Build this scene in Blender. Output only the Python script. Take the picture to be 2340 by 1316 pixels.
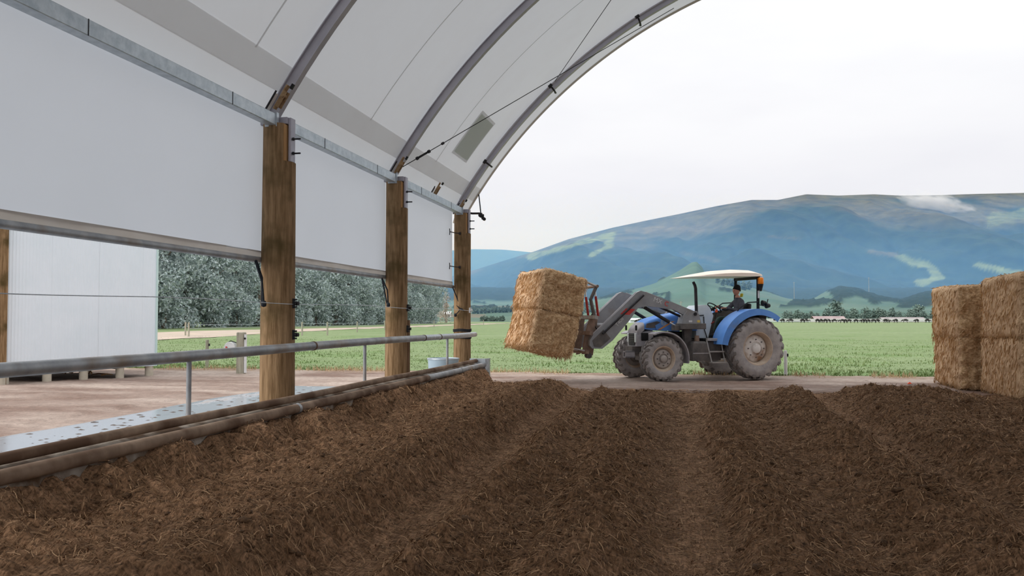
import bpy, bmesh, math, random
import numpy as np
from mathutils import Vector, Matrix

for _o in list(bpy.data.objects):
    bpy.data.objects.remove(_o, do_unlink=True)
SC = bpy.context.scene
COL = SC.collection
random.seed(7)
RNG = np.random.default_rng(7)
PI = math.pi
R = math.radians

# ------------------------------------------------------------------ camera
FPX, WPX, HPX = 2000.0, 2340.0, 1316.0
CAM_YAW = math.atan(388.0 / FPX)          # turned left of the barn's long axis
CAM_PITCH = math.atan(70.0 / FPX)         # tipped up
cam_d = bpy.data.cameras.new('camera')
cam_d.sensor_fit = 'HORIZONTAL'
cam_d.sensor_width = 36.0
cam_d.lens = 36.0 * FPX / WPX
cam_d.clip_start = 0.1
cam_d.clip_end = 20000
cam = bpy.data.objects.new('camera', cam_d)
COL.objects.link(cam)
cam.location = (0, 0, 1.6)
cam.rotation_euler = (PI / 2 + CAM_PITCH, 0, CAM_YAW)
SC.camera = cam

# ------------------------------------------------------------------ view, sky, sun
SC.view_settings.view_transform = 'Standard'
SC.view_settings.look = 'None'
SC.view_settings.exposure = 0.0
SC.view_settings.gamma = 1.0
SC.view_settings.use_curve_mapping = False

def setup_world():
    w = bpy.data.worlds.new('overcast_sky')
    SC.world = w
    w.use_nodes = True
    nt = w.node_tree
    nt.nodes.clear()
    out = nt.nodes.new('ShaderNodeOutputWorld')
    bg = nt.nodes.new('ShaderNodeBackground')
    tc = nt.nodes.new('ShaderNodeTexCoord')
    sep = nt.nodes.new('ShaderNodeSeparateXYZ')
    ramp = nt.nodes.new('ShaderNodeValToRGB')
    mp = nt.nodes.new('ShaderNodeMapping')
    mp.inputs['Scale'].default_value = (1.0, 1.0, 3.2)
    nz = nt.nodes.new('ShaderNodeTexNoise')
    nz.inputs['Scale'].default_value = 2.6
    nz.inputs['Detail'].default_value = 5
    nz.inputs['Roughness'].default_value = 0.5
    cr = nt.nodes.new('ShaderNodeValToRGB')
    cr.color_ramp.elements[0].position = 0.36
    cr.color_ramp.elements[0].color = (0.93, 0.932, 0.95, 1)
    cr.color_ramp.elements[1].position = 0.60
    cr.color_ramp.elements[1].color = (1.0, 1.0, 1.0, 1)
    mul = nt.nodes.new('ShaderNodeMix')
    mul.data_type = 'RGBA'
    mul.blend_type = 'MULTIPLY'
    mul.inputs['Factor'].default_value = 1.0
    e = ramp.color_ramp.elements
    e[0].position = 0.0
    e[0].color = (0.74, 0.75, 0.80, 1)
    e[1].position = 1.0
    e[1].color = (1.45, 1.47, 1.52, 1)
    k = ramp.color_ramp.elements.new(0.16); k.color = (0.86, 0.86, 0.89, 1)
    k = ramp.color_ramp.elements.new(0.34); k.color = (0.99, 0.995, 1.0, 1)
    L = nt.links.new
    L(tc.outputs['Generated'], sep.inputs[0])
    L(tc.outputs['Generated'], mp.inputs['Vector'])
    L(mp.outputs[0], nz.inputs['Vector'])
    L(sep.outputs['Z'], ramp.inputs[0])
    L(nz.outputs['Fac'], cr.inputs[0])
    L(ramp.outputs[0], mul.inputs['A'])
    L(cr.outputs[0], mul.inputs['B'])
    L(mul.outputs['Result'], bg.inputs['Color'])
    bg.inputs['Strength'].default_value = 1.08
    L(bg.outputs[0], out.inputs['Surface'])
setup_world()

# a veiled sun behind the cloud, off to the left and a little behind the barn's open end
sun_d = bpy.data.lights.new('veiled_sun', 'SUN')
sun_d.energy = 2.3
sun_d.angle = R(50)
sun_d.color = (1.0, 0.97, 0.93)
sun = bpy.data.objects.new('veiled_sun', sun_d)
COL.objects.link(sun)
sun.rotation_euler = (R(48), 0, R(-53))
SC.cycles.max_bounces = 8
SC.cycles.diffuse_bounces = 4
SC.cycles.volume_bounces = 1
SC.cycles.transparent_max_bounces = 12

# ------------------------------------------------------------------ helpers
def s2l(c):
    return c / 12.92 if c <= 0.04045 else ((c + 0.055) / 1.055) ** 2.4

def rgb(r, g, b):
    return (s2l(r / 255), s2l(g / 255), s2l(b / 255), 1.0)

def _hash(ix, iy, seed):
    n = (ix.astype(np.int64) * 374761393 + iy.astype(np.int64) * 668265263 + seed * 1442695041) & 0xFFFFFFFF
    n = ((n ^ (n >> 13)) * 1274126177) & 0xFFFFFFFF
    n = n ^ (n >> 16)
    return (n & 0xFFFFFF) / float(0xFFFFFF)

def vnoise(x, y, seed=0):
    x = np.asarray(x, float); y = np.asarray(y, float)
    ix = np.floor(x); iy = np.floor(y)
    fx = x - ix; fy = y - iy
    fx = fx * fx * fx * (fx * (fx * 6 - 15) + 10); fy = fy * fy * fy * (fy * (fy * 6 - 15) + 10)
    a = _hash(ix, iy, seed); b = _hash(ix + 1, iy, seed)
    c = _hash(ix, iy + 1, seed); d = _hash(ix + 1, iy + 1, seed)
    return (a + (b - a) * fx) * (1 - fy) + (c + (d - c) * fx) * fy

def fbm(x, y, oct=4, seed=0, gain=0.5):
    v = 0; a = 1; t = 0
    for i in range(oct):
        v = v + a * vnoise(x, y, seed + i * 17); t += a
        x = x * 2.03 + 11.3; y = y * 2.03 + 5.7; a *= gain
    return v / t

def sstep(a, b, x):
    t = np.clip((np.asarray(x, float) - a) / (b - a), 0, 1)
    return t * t * (3 - 2 * t)

def mat(name, c1, c2=None, scale=6.0, rough=0.8, metal=0.0, bump=0.0, bscale=40.0, stretch=(1, 1, 1),
        detail=6.0, spots=None, sscale=3.0, slo=0.55, shi=0.7, spec=0.3, lo=0.35, hi=0.65, coords='Object', coat=0.0):
    m = bpy.data.materials.new(name)
    m.use_nodes = True
    nt = m.node_tree
    L = nt.links.new
    b = nt.nodes['Principled BSDF']
    b.inputs['Roughness'].default_value = rough
    b.inputs['Metallic'].default_value = metal
    b.inputs['Specular IOR Level'].default_value = spec
    b.inputs['Coat Weight'].default_value = coat
    b.inputs['Base Color'].default_value = c1
    tc = nt.nodes.new('ShaderNodeTexCoord')
    mp = nt.nodes.new('ShaderNodeMapping')
    mp.inputs['Scale'].default_value = stretch
    L(tc.outputs[coords], mp.inputs['Vector'])
    col = None
    if c2 is not None:
        n = nt.nodes.new('ShaderNodeTexNoise')
        n.inputs['Scale'].default_value = scale
        n.inputs['Detail'].default_value = detail
        n.inputs['Roughness'].default_value = 0.6
        L(mp.outputs[0], n.inputs['Vector'])
        rp = nt.nodes.new('ShaderNodeValToRGB')
        rp.color_ramp.elements[0].position = lo
        rp.color_ramp.elements[0].color = c1
        rp.color_ramp.elements[1].position = hi
        rp.color_ramp.elements[1].color = c2
        L(n.outputs['Fac'], rp.inputs[0])
        col = rp.outputs[0]
    if spots is not None:
        n2 = nt.nodes.new('ShaderNodeTexNoise')
        n2.inputs['Scale'].default_value = sscale
        n2.inputs['Detail'].default_value = 5
        L(tc.outputs[coords], n2.inputs['Vector'])
        rp2 = nt.nodes.new('ShaderNodeValToRGB')
        rp2.color_ramp.elements[0].position = slo
        rp2.color_ramp.elements[0].color = (0, 0, 0, 1)
        rp2.color_ramp.elements[1].position = shi
        rp2.color_ramp.elements[1].color = (1, 1, 1, 1)
        L(n2.outputs['Fac'], rp2.inputs[0])
        mx = nt.nodes.new('ShaderNodeMix')
        mx.data_type = 'RGBA'
        L(rp2.outputs[0], mx.inputs['Factor'])
        if col is not None:
            L(col, mx.inputs['A'])
        else:
            mx.inputs['A'].default_value = c1
        mx.inputs['B'].default_value = spots
        col = mx.outputs['Result']
    if col is not None:
        L(col, b.inputs['Base Color'])
    if bump > 0:
        n3 = nt.nodes.new('ShaderNodeTexNoise')
        n3.inputs['Scale'].default_value = bscale
        n3.inputs['Detail'].default_value = 6
        L(mp.outputs[0], n3.inputs['Vector'])
        bp = nt.nodes.new('ShaderNodeBump')
        bp.inputs['Strength'].default_value = min(1.0, bump)
        bp.inputs['Distance'].default_value = 0.02
        L(n3.outputs['Fac'], bp.inputs['Height'])
        L(bp.outputs[0], b.inputs['Normal'])
    return m

def vcol_mat(name, attr='Col', rough=0.9, nscale=0.05, namt=0.25, translucent=0.0):
    """colour attribute modulated by noise"""
    m = bpy.data.materials.new(name)
    m.use_nodes = True
    nt = m.node_tree
    L = nt.links.new
    b = nt.nodes['Principled BSDF']
    b.inputs['Roughness'].default_value = rough
    b.inputs['Specular IOR Level'].default_value = 0.15
    at = nt.nodes.new('ShaderNodeAttribute'); at.attribute_name = attr
    tc = nt.nodes.new('ShaderNodeTexCoord')
    n = nt.nodes.new('ShaderNodeTexNoise')
    n.inputs['Scale'].default_value = nscale
    n.inputs['Detail'].default_value = 8
    n.inputs['Roughness'].default_value = 0.65
    L(tc.outputs['Object'], n.inputs['Vector'])
    mr = nt.nodes.new('ShaderNodeMapRange')
    mr.inputs['From Min'].default_value = 0.3
    mr.inputs['From Max'].default_value = 0.7
    mr.inputs['To Min'].default_value = 1 - namt
    mr.inputs['To Max'].default_value = 1 + namt
    L(n.outputs['Fac'], mr.inputs['Value'])
    mx = nt.nodes.new('ShaderNodeVectorMath'); mx.operation = 'MULTIPLY'
    L(at.outputs['Color'], mx.inputs[0])
    L(mr.outputs[0], mx.inputs[1])
    L(mx.outputs[0], b.inputs['Base Color'])
    return m

def fabric_mat(name, c1, c2, trans, tcol, scale=1.2, lo=0.4, hi=0.75):
    m = bpy.data.materials.new(name)
    m.use_nodes = True
    nt = m.node_tree
    nt.nodes.clear()
    L = nt.links.new
    out = nt.nodes.new('ShaderNodeOutputMaterial')
    d = nt.nodes.new('ShaderNodeBsdfDiffuse')
    t = nt.nodes.new('ShaderNodeBsdfTranslucent')
    mx = nt.nodes.new('ShaderNodeMixShader')
    tc = nt.nodes.new('ShaderNodeTexCoord')
    n = nt.nodes.new('ShaderNodeTexNoise')
    n.inputs['Scale'].default_value = scale
    n.inputs['Detail'].default_value = 5
    L(tc.outputs['Object'], n.inputs['Vector'])
    rp = nt.nodes.new('ShaderNodeValToRGB')
    rp.color_ramp.elements[0].position = lo
    rp.color_ramp.elements[0].color = c1
    rp.color_ramp.elements[1].position = hi
    rp.color_ramp.elements[1].color = c2
    L(n.outputs['Fac'], rp.inputs[0])
    L(rp.outputs[0], d.inputs['Color'])
    t.inputs['Color'].default_value = tcol
    mx.inputs['Fac'].default_value = trans
    L(d.outputs[0], mx.inputs[1]); L(t.outputs[0], mx.inputs[2])
    L(mx.outputs[0], out.inputs['Surface'])
    return m

class MB:
    """collects shapes and links them as one mesh object"""
    def __init__(self):
        self.v = []; self.f = []; self.mi = []
    def add(self, vs, fs, mi=0):
        o = len(self.v)
        self.v += [tuple(p) for p in vs]
        self.f += [tuple(i + o for i in f) for f in fs]
        self.mi += [mi] * len(fs)
        return self
    def box(self, c, s, rot=None, mi=0, bev=0.0):
        hx, hy, hz = s[0] / 2, s[1] / 2, s[2] / 2
        if bev > 0:
            bm = bmesh.new()
            bmesh.ops.create_cube(bm, size=1.0)
            for v in bm.verts:
                v.co = Vector((v.co.x * s[0], v.co.y * s[1], v.co.z * s[2]))
            bmesh.ops.bevel(bm, geom=list(bm.edges), offset=bev, segments=2, affect='EDGES', profile=0.5)
            bm.verts.index_update()
            vs = [v.co.copy() for v in bm.verts]
            fs = [[v.index for v in f.verts] for f in bm.faces]
            bm.free()
        else:
            vs = [Vector((x, y, z)) for x in (-hx, hx) for y in (-hy, hy) for z in (-hz, hz)]
            fs = [(0, 1, 3, 2), (4, 6, 7, 5), (0, 4, 5, 1), (2, 3, 7, 6), (0, 2, 6, 4), (1, 5, 7, 3)]
        if rot is not None:
            vs = [rot @ v for v in vs]
        c = Vector(c)
        return self.add([v + c for v in vs], fs, mi)
    def tube(self, pts, r, n=8, mi=0, cap=True, closed=False):
        pts = [Vector(p) for p in pts]
        m = len(pts)
        rs = r if isinstance(r, (list, tuple)) else [r] * m
        vs = []; fs = []
        up = None
        for i, p in enumerate(pts):
            if closed:
                t = (pts[(i + 1) % m] - pts[i - 1])
            else:
                t = (pts[min(i + 1, m - 1)] - pts[max(i - 1, 0)])
            t.normalize()
            if up is None:
                up = Vector((0, 0, 1)) if abs(t.z) < 0.9 else Vector((1, 0, 0))
            a = t.cross(up)
            if a.length < 1e-6:
                a = t.orthogonal()
            a.normalize()
            b = a.cross(t); b.normalize(); up = b
            for k in range(n):
                an = 2 * PI * k / n
                vs.append(p + a * math.cos(an) * rs[i] + b * math.sin(an) * rs[i])
        rng = m if closed else m - 1
        for i in range(rng):
            j = (i + 1) % m
            for k in range(n):
                fs.append((i * n + k, i * n + (k + 1) % n, j * n + (k + 1) % n, j * n + k))
        if cap and not closed:
            fs.append(tuple(range(n - 1, -1, -1)))
            fs.append(tuple((m - 1) * n + k for k in range(n)))
        return self.add(vs, fs, mi)
    def cyl(self, p0, p1, r0, r1=None, n=12, mi=0):
        return self.tube([p0, p1], [r0, r0 if r1 is None else r1], n, mi)
    def prism(self, poly, a, b, axis='y', mi=0):
        """poly in the plane across `axis`, extruded from a to b"""
        n = len(poly)
        def P(u, w, t):
            return {'y': (u, t, w), 'x': (t, u, w), 'z': (u, w, t)}[axis]
        vs = [P(u, w, a) for u, w in poly] + [P(u, w, b) for u, w in poly]
        fs = [tuple(range(n)), tuple(range(2 * n - 1, n - 1, -1))]
        for i in range(n):
            j = (i + 1) % n
            fs.append((i, i + n, j + n, j))
        return self.add(vs, fs, mi)
    def lathe(self, prof, c, axis='y', n=40, mi=0, a0=0, a1=2 * PI):
        """prof: list of (radius, offset along axis)"""
        full = abs(a1 - a0 - 2 * PI) < 1e-6
        cnt = n if full else n + 1
        vs = []; fs = []; m = len(prof)
        for k in range(cnt):
            an = a0 + (a1 - a0) * k / n
            for r, o in prof:
                u, w = r * math.cos(an), r * math.sin(an)
                p = {'y': (u, o, w), 'x': (o, u, w), 'z': (u, w, o)}[axis]
                vs.append((p[0] + c[0], p[1] + c[1], p[2] + c[2]))
        for k in range(n):
            k2 = (k + 1) % cnt
            for i in range(m - 1):
                fs.append((k * m + i, k * m + i + 1, k2 * m + i + 1, k2 * m + i))
        return self.add(vs, fs, mi)
    def loft(self, secs, cap=True, mi=0):
        n = len(secs[0]); vs = []; fs = []
        for s in secs:
            vs += s
        for i in range(len(secs) - 1):
            for k in range(n):
                fs.append((i * n + k, i * n + (k + 1) % n, (i + 1) * n + (k + 1) % n, (i + 1) * n + k))
        if cap:
            fs.append(tuple(range(n - 1, -1, -1)))
            fs.append(tuple((len(secs) - 1) * n + k for k in range(n)))
        return self.add(vs, fs, mi)
    def mesh(self, name):
        me = bpy.data.meshes.new(name)
        me.from_pydata(self.v, [], self.f)
        bm = bmesh.new(); bm.from_mesh(me)
        bmesh.ops.recalc_face_normals(bm, faces=bm.faces)
        bm.to_mesh(me); bm.free()
        return me
    def build(self, name, m=None, parent=None, smooth=0, loc=None):
        me = self.mesh(name)
        ms = m if isinstance(m, (list, tuple)) else [m]
        for x in ms:
            me.materials.append(x)
        if len(ms) > 1:
            me.polygons.foreach_set('material_index', np.array(self.mi, dtype=np.int32))
        if smooth:
            shade(me, smooth)
        return link(name, me, parent, loc)

def shade(me, ang):
    me.polygons.foreach_set('use_smooth', np.ones(len(me.polygons), dtype=bool))
    if ang < 179:
        bm = bmesh.new(); bm.from_mesh(me)
        for e in bm.edges:
            if len(e.link_faces) == 2 and e.calc_face_angle(0) > R(ang):
                e.smooth = False
        bm.to_mesh(me); bm.free()

def link(name, data, parent=None, loc=None):
    o = bpy.data.objects.new(name, data)
    COL.objects.link(o)
    if parent is not None:
        o.parent = parent
    if loc is not None:
        o.location = loc
    return o

def tag(o, label=None, cat=None, group=None, kind=None):
    if label: o['label'] = label
    if cat: o['category'] = cat
    if group: o['group'] = group
    if kind: o['kind'] = kind
    return o

def thing(name, label, cat, loc=(0, 0, 0), rz=0.0, group=None):
    o = link(name, None, None, loc)
    o.rotation_euler = (0, 0, rz)
    return tag(o, label, cat, group)

def np_mesh(name, V, Q, m, parent=None, smooth=True, col=None, tri=False):
    """fast mesh from numpy arrays; Q is (n,4) or (n,3)"""
    V = np.asarray(V, np.float32); Q = np.asarray(Q, np.int32)
    k = Q.shape[1]
    me = bpy.data.meshes.new(name)
    me.vertices.add(len(V)); me.vertices.foreach_set('co', V.ravel())
    me.loops.add(Q.size); me.loops.foreach_set('vertex_index', Q.ravel())
    me.polygons.add(len(Q))
    me.polygons.foreach_set('loop_start', np.arange(0, Q.size, k, dtype=np.int32))
    me.polygons.foreach_set('loop_total', np.full(len(Q), k, dtype=np.int32))
    if smooth:
        me.polygons.foreach_set('use_smooth', np.ones(len(Q), dtype=bool))
    if col is not None:
        ca = me.color_attributes.new('Col', 'FLOAT_COLOR', 'POINT')
        c4 = np.ones((len(V), 4), np.float32); c4[:, :3] = col
        ca.data.foreach_set('color', c4.ravel())
    me.update(); me.validate()
    me.materials.append(m)
    return link(name, me, parent)

def grid_quads(nr, nc):
    i = np.arange(nr - 1)[:, None] * nc + np.arange(nc - 1)[None, :]
    return np.stack([i, i + 1, i + nc + 1, i + nc], -1).reshape(-1, 4)

def copy_tree(o, parent=None):
    c = o.copy(); COL.objects.link(c); c.parent = parent
    for ch in list(o.children):
        copy_tree(ch, c)
    return c

# valley axes: u across the view, v along it (used to lay out the far country)
UX = (math.cos(CAM_YAW), math.sin(CAM_YAW)); VX = (-math.sin(CAM_YAW), math.cos(CAM_YAW))
def uv(u, v):
    return (u * UX[0] + v * VX[0], u * UX[1] + v * VX[1])
def uvpx(px, v):                # a bearing and a distance to a point on the map
    return uv((px - WPX / 2) / FPX * v, v)

# ------------------------------------------------------------------ materials
M = {}
M['bedding'] = None
M['yard'] = mat('yard_dirt', rgb(118, 98, 86), rgb(160, 142, 128), scale=0.9, rough=0.85, bump=0.8, bscale=9, spots=rgb(96, 80, 70), sscale=0.35, slo=0.5, shi=0.62, spec=0.35)
M['concrete'] = mat('kerb_concrete', rgb(150, 138, 124), rgb(186, 176, 164), scale=5, rough=0.9, bump=0.4, bscale=30, spots=rgb(92, 70, 50), sscale=2.2, slo=0.45, shi=0.6)
M['galv'] = mat('galvanised_steel', rgb(168, 178, 186), rgb(196, 204, 210), scale=9, rough=0.42, metal=0.55, spec=0.5)
M['galv_dirty'] = mat('dirty_galvanised_pipe', rgb(140, 144, 148), rgb(176, 178, 180), scale=4, rough=0.5, metal=0.35, spots=rgb(140, 128, 116), sscale=2.5, slo=0.52, shi=0.75)
M['pipe_mucky'] = mat('mucky_kerb_pipe', rgb(116, 94, 76), rgb(150, 128, 108), scale=3.5, rough=0.8, spots=rgb(92, 68, 50), sscale=2.0, slo=0.42, shi=0.6)
M['arch'] = mat('painted_arch_steel', rgb(172, 170, 178), rgb(186, 183, 190), scale=2, rough=0.5, metal=0.1)
M['bracket'] = mat('grey_bracket_steel', rgb(166, 164, 176), rgb(182, 180, 190), scale=5, rough=0.5, metal=0.2)
M['dark'] = mat('dark_steel', rgb(38, 38, 42), rgb(58, 56, 58), scale=8, rough=0.6, metal=0.3)
M['black'] = mat('black_plastic', rgb(22, 22, 24), rgb(34, 34, 36), scale=8, rough=0.55)
M['rope'] = mat('black_rope', rgb(26, 30, 36), rgb(48, 52, 58), scale=40, rough=0.9)
M['strap'] = mat('brown_webbing', rgb(140, 110, 78), rgb(176, 150, 116), scale=25, rough=0.9)
M['white'] = mat('white_steel_tab', rgb(214, 216, 216), rgb(226, 226, 226), scale=8, rough=0.6)
def wood_mat(name, a, b, sp, slo=0.52):
    return mat(name, a, b, scale=3.0, rough=0.85, bump=0.5, bscale=14, stretch=(7, 7, 0.6), spots=sp, sscale=1.4, slo=slo, shi=slo + 0.14)
M['post'] = wood_mat('weathered_round_timber', rgb(110, 84, 54), rgb(160, 130, 96), rgb(84, 68, 36))
M['post_top'] = wood_mat('fresh_cut_timber', rgb(176, 130, 84), rgb(200, 160, 112), rgb(160, 116, 72), 0.7)
M['batten'] = wood_mat('brown_batten', rgb(110, 84, 60), rgb(140, 110, 84), rgb(90, 66, 46), 0.6)
M['fencewood'] = wood_mat('grey_fence_wood', rgb(140, 136, 120), rgb(176, 172, 156), rgb(110, 104, 84), 0.6)
M['roof'] = fabric_mat('translucent_roof_fabric', rgb(214, 212, 208), rgb(206, 200, 192), 0.40, (0.45, 0.475, 0.505, 1), 0.8)
M['curtain'] = fabric_mat('white_curtain_fabric', rgb(212, 216, 222), rgb(206, 210, 214), 0.42, (0.60, 0.645, 0.70, 1), 0.6)
M['hem'] = fabric_mat('grubby_curtain_hem', rgb(186, 178, 170), rgb(168, 156, 144), 0.25, (0.5, 0.48, 0.45, 1), 2.0)
M['patch'] = fabric_mat('pale_green_patch_fabric', rgb(206, 210, 204), rgb(200, 205, 198), 0.6, (0.74, 0.78, 0.72, 1))
M['overlap'] = fabric_mat('overlap_fabric', rgb(214, 212, 208), rgb(206, 200, 192), 0.72, (0.80, 0.80, 0.80, 1))
M['seam'] = fabric_mat('welded_seam_fabric', rgb(206, 204, 200), rgb(198, 196, 192), 0.6, (0.78, 0.78, 0.78, 1))

# ------------------------------------------------------------------ barn floor: churned bedding
KX = -4.42                              # inner face of the concrete kerb
ARC_X, ARC_Z, ARC_R = 5.1, -1.9, 11.88  # the roof arch: a circle arc
POST_Y = [5.05, 10.17, 14.80, 19.52]
POST_X = -4.95

PROF_X = [-4.5, -4.30, -4.05, -3.75, -3.35, -2.95, -2.72, -2.50, -2.36, -2.20, -1.98, -1.84, -1.66, -1.42, -1.15, -0.88, -0.62, -0.36, -0.24, 0.02, 0.22, 0.36, 0.58, 0.86, 1.15, 1.42, 1.66, 1.92, 2.08, 2.24, 2.48, 2.62, 2.86, 3.2, 3.7, 4.4, 5.4, 7.0, 16.0]
PROF_Z = [0.50, 0.44, 0.24, 0.20, 0.21, 0.24, 0.26, 0.20, 0.06, 0.00, 0.00, 0.05, 0.15, 0.08, 0.05, 0.15, 0.12, 0.03, 0.00, 0.00, 0.02, 0.12, 0.13, 0.05, 0.04, 0.09, 0.17, 0.21, 0.12, 0.01, 0.00, 0.06, 0.20, 0.24, 0.20, 0.17, 0.03, 0.0, 0.0]
PROF_R = [0.7, 0.8, 1.0, 0.8, 0.7, 0.8, 1.1, 1.5, 0.8, 0.18, 0.18, 0.7, 1.3, 0.8, 0.8, 1.3, 1.1, 0.6, 0.18, 0.15, 0.2, 1.0, 1.1, 0.7, 0.7, 0.9, 1.3, 1.4, 0.8, 0.2, 0.2, 0.8, 1.4, 1.4, 1.3, 1.2, 1.1, 1.0, 1.0]

def bed_height(X, Y):
    wob = (fbm(Y * 0.16, X * 0.05, 2, 5) - 0.5) * 0.34 * sstep(-4.2, -3.0, X)
    wob2 = (vnoise(Y * 1.7, X * 0.6, 9) - 0.5) * 0.09 * sstep(-4.1, -3.4, X)
    drift = np.where(X > -1.2, 0.020 * np.clip(Y - 6, 0, 20), 0.0) * sstep(-1.2, 0.4, X)
    q = X + wob + wob2 - drift
    z = np.interp(q, PROF_X, PROF_Z)
    rg = np.interp(q, PROF_X, PROF_R)
    amp = 0.75 + 0.6 * fbm(Y * 0.45, X * 0.25, 3, 21)
    lug = np.sin((Y + 0.55 * np.abs(np.mod(X + 40, 1.1) - 0.55)) * 2 * PI / 0.21 + 4 * vnoise(Y * 0.8, X * 1.1, 33))
    lugamp = 0.012 * sstep(0.02, 0.10, z) * (0.3 + fbm(X * 1.3, Y * 0.7, 2, 51))
    n1 = fbm(X * 2.0, Y * 1.6, 4, 61) - 0.5
    n2 = fbm(X * 8.0, Y * 6.0, 3, 71) - 0.5
    n3 = 1 - np.abs(2 * fbm(X * 15 + Y * 2, Y * 9, 3, 81) - 1)
    n4 = fbm(X * 34, Y * 26, 2, 91) - 0.5
    bw = np.abs(2 * fbm(X * 5.5 + 1.5 * n1, Y * 4.2, 3, 151) - 1)          # billowed lumps
    bw2 = np.abs(2 * fbm(X * 13 + 2 * n1, Y * 9 + n2, 3, 161) - 1)
    z = z * amp * 1.25 + rg * (bw - 0.22) * 0.075 + rg * (bw2 - 0.22) * 0.045 + lug * lugamp * 1.8 + rg * (n1 * 0.050 + n2 * 0.042 + (n3 - 0.75) * 0.030 + n4 * 0.016)
    # scalloped slump against the kerb
    kb = sstep(-3.85, -4.35, X)
    z = z + kb * (0.16 * (fbm(Y * 2.3, X * 1.5, 3, 101) - 0.5) * 2 - 0.03)
    sc = np.abs(2 * vnoise(Y * 1.45 + 0.6 * n1, X * 0.8, 173) - 1)              # slumped scallops against the kerb
    z = z + sstep(-3.7, -4.25, X) * (0.30 * sc - 0.10) * (0.6 + 0.8 * vnoise(Y * 0.5, X * 0, 175))
    cap = 0.50 + 0.06 * vnoise(Y * 1.3, X * 0, 171)
    z = np.where(X < -3.9, np.minimum(z, cap - 0.03 + 0.3 * np.maximum(0, z - cap) * 0), z)
    right = sstep(3.0, 4.5, X) * (1 - 0.8 * sstep(4.9, 5.8, X))
    z = z + right * (0.10 * (fbm(X * 0.9, Y * 0.9, 3, 111) - 0.4) + 0.05 * np.sin(Y * 2 * PI / 0.42 + X * 1.5) * vnoise(X, Y, 112))
    end = 18.9 + 0.9 * fbm(X * 0.7, X * 0.1 + 3, 3, 121) + 0.9 * sstep(3.5, 6, X)
    fade = 1 - sstep(end - 1.6, end + 0.6, Y)
    keep = sstep(-4.05, -4.3, X) * (1 - sstep(19.0, 19.9, Y))
    fade = np.maximum(fade, keep)
    z = z * fade + (1 - fade) * (n2 * 0.03 + n1 * 0.02)
    z = z - 0.10 * sstep(20.2, 21.2, Y)
    return z

def build_floor():
    ys = [-14, -8, -4, 0.0, 1.5, 2.6]
    y = 3.2
    while y < 21.25:
        ys.append(y); y += 0.0040 * y
    ys = np.array(ys)
    xs = np.concatenate([np.arange(KX, 8.6, 0.0155), np.linspace(8.7, 15.0, 30)])
    X, Y = np.meshgrid(xs, ys)
    Z = bed_height(X, Y)
    # colour: brown litter, paler on the packed tracks, the shelf and toward the far end
    q = fbm(X * 1.1, Y * 0.8, 4, 131)
    dry = np.clip(0.50 * q + 0.85 * np.exp(-((X + 2.09) / 0.20) ** 2) + 0.85 * np.exp(-((X - 0.05 - 0.02 * np.clip(Y - 6, 0, 20)) / 0.22) ** 2) + 0.9 * np.exp(-((X - 2.36 - 0.02 * np.clip(Y - 6, 0, 20)) / 0.2) ** 2) + 0.35 * sstep(-2.7, -3.3, X) + 0.5 * sstep(17.5, 20.0, Y), 0, 1)
    g = fbm(X * 9, Y * 6, 3, 141)
    c_d = np.array(rgb(100, 74, 52)[:3]); c_l = np.array(rgb(168, 132, 102)[:3])
    t = np.clip(0.12 + 0.65 * dry + 0.55 * (g - 0.5), 0, 1)[..., None]
    col = (c_d * (1 - t) + c_l * t)
    V = np.stack([X, Y, Z], -1).reshape(-1, 3)
    m = bpy.data.materials.new('churned_bedding')
    m.use_nodes = True
    nt = m.node_tree; L = nt.links.new
    b = nt.nodes['Principled BSDF']
    b.inputs['Roughness'].default_value = 0.95
    b.inputs['Specular IOR Level'].default_value = 0.12
    at = nt.nodes.new('ShaderNodeAttribute'); at.attribute_name = 'Col'
    tc = nt.nodes.new('ShaderNodeTexCoord')
    # fibres lie every way: two stretched noises crossed
    outs = []
    for rz, sc in ((0.5, (60, 9, 30)), (-0.9, (11, 55, 30))):
        mp = nt.nodes.new('ShaderNodeMapping')
        mp.inputs['Rotation'].default_value = (0, 0, rz)
        mp.inputs['Scale'].default_value = sc
        n = nt.nodes.new('ShaderNodeTexNoise')
        n.inputs['Scale'].default_value = 1.0
        n.inputs['Detail'].default_value = 6
        n.inputs['Distortion'].default_value = 0.6
        L(tc.outputs['Object'], mp.inputs['Vector']); L(mp.outputs[0], n.inputs['Vector'])
        outs.append(n.outputs['Fac'])
    ad = nt.nodes.new('ShaderNodeMath'); ad.operation = 'ADD'
    L(outs[0], ad.inputs[0]); L(outs[1], ad.inputs[1])
    mr = nt.nodes.new('ShaderNodeMapRange')
    mr.inputs['From Min'].default_value = 0.72; mr.inputs['From Max'].default_value = 1.28
    mr.inputs['To Min'].default_value = 0.35; mr.inputs['To Max'].default_value = 1.75
    L(ad.outputs[0], mr.inputs['Value'])
    mx = nt.nodes.new('ShaderNodeVectorMath'); mx.operation = 'MULTIPLY'
    L(at.outputs['Color'], mx.inputs[0]); L(mr.outputs[0], mx.inputs[1])
    L(mx.outputs[0], b.inputs['Base Color'])
    bp = nt.nodes.new('ShaderNodeBump')
    bp.inputs['Strength'].default_value = 0.9; bp.inputs['Distance'].default_value = 0.03
    L(ad.outputs[0], bp.inputs['Height']); L(bp.outputs[0], b.inputs['Normal'])
    o = np_mesh('floor', V, grid_quads(len(ys), len(xs)), m, col=col.reshape(-1, 3))
    tag(o, 'dark brown churned bedding floor with long wheel ruts under the roof', 'floor', kind='structure')
build_floor()

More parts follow.
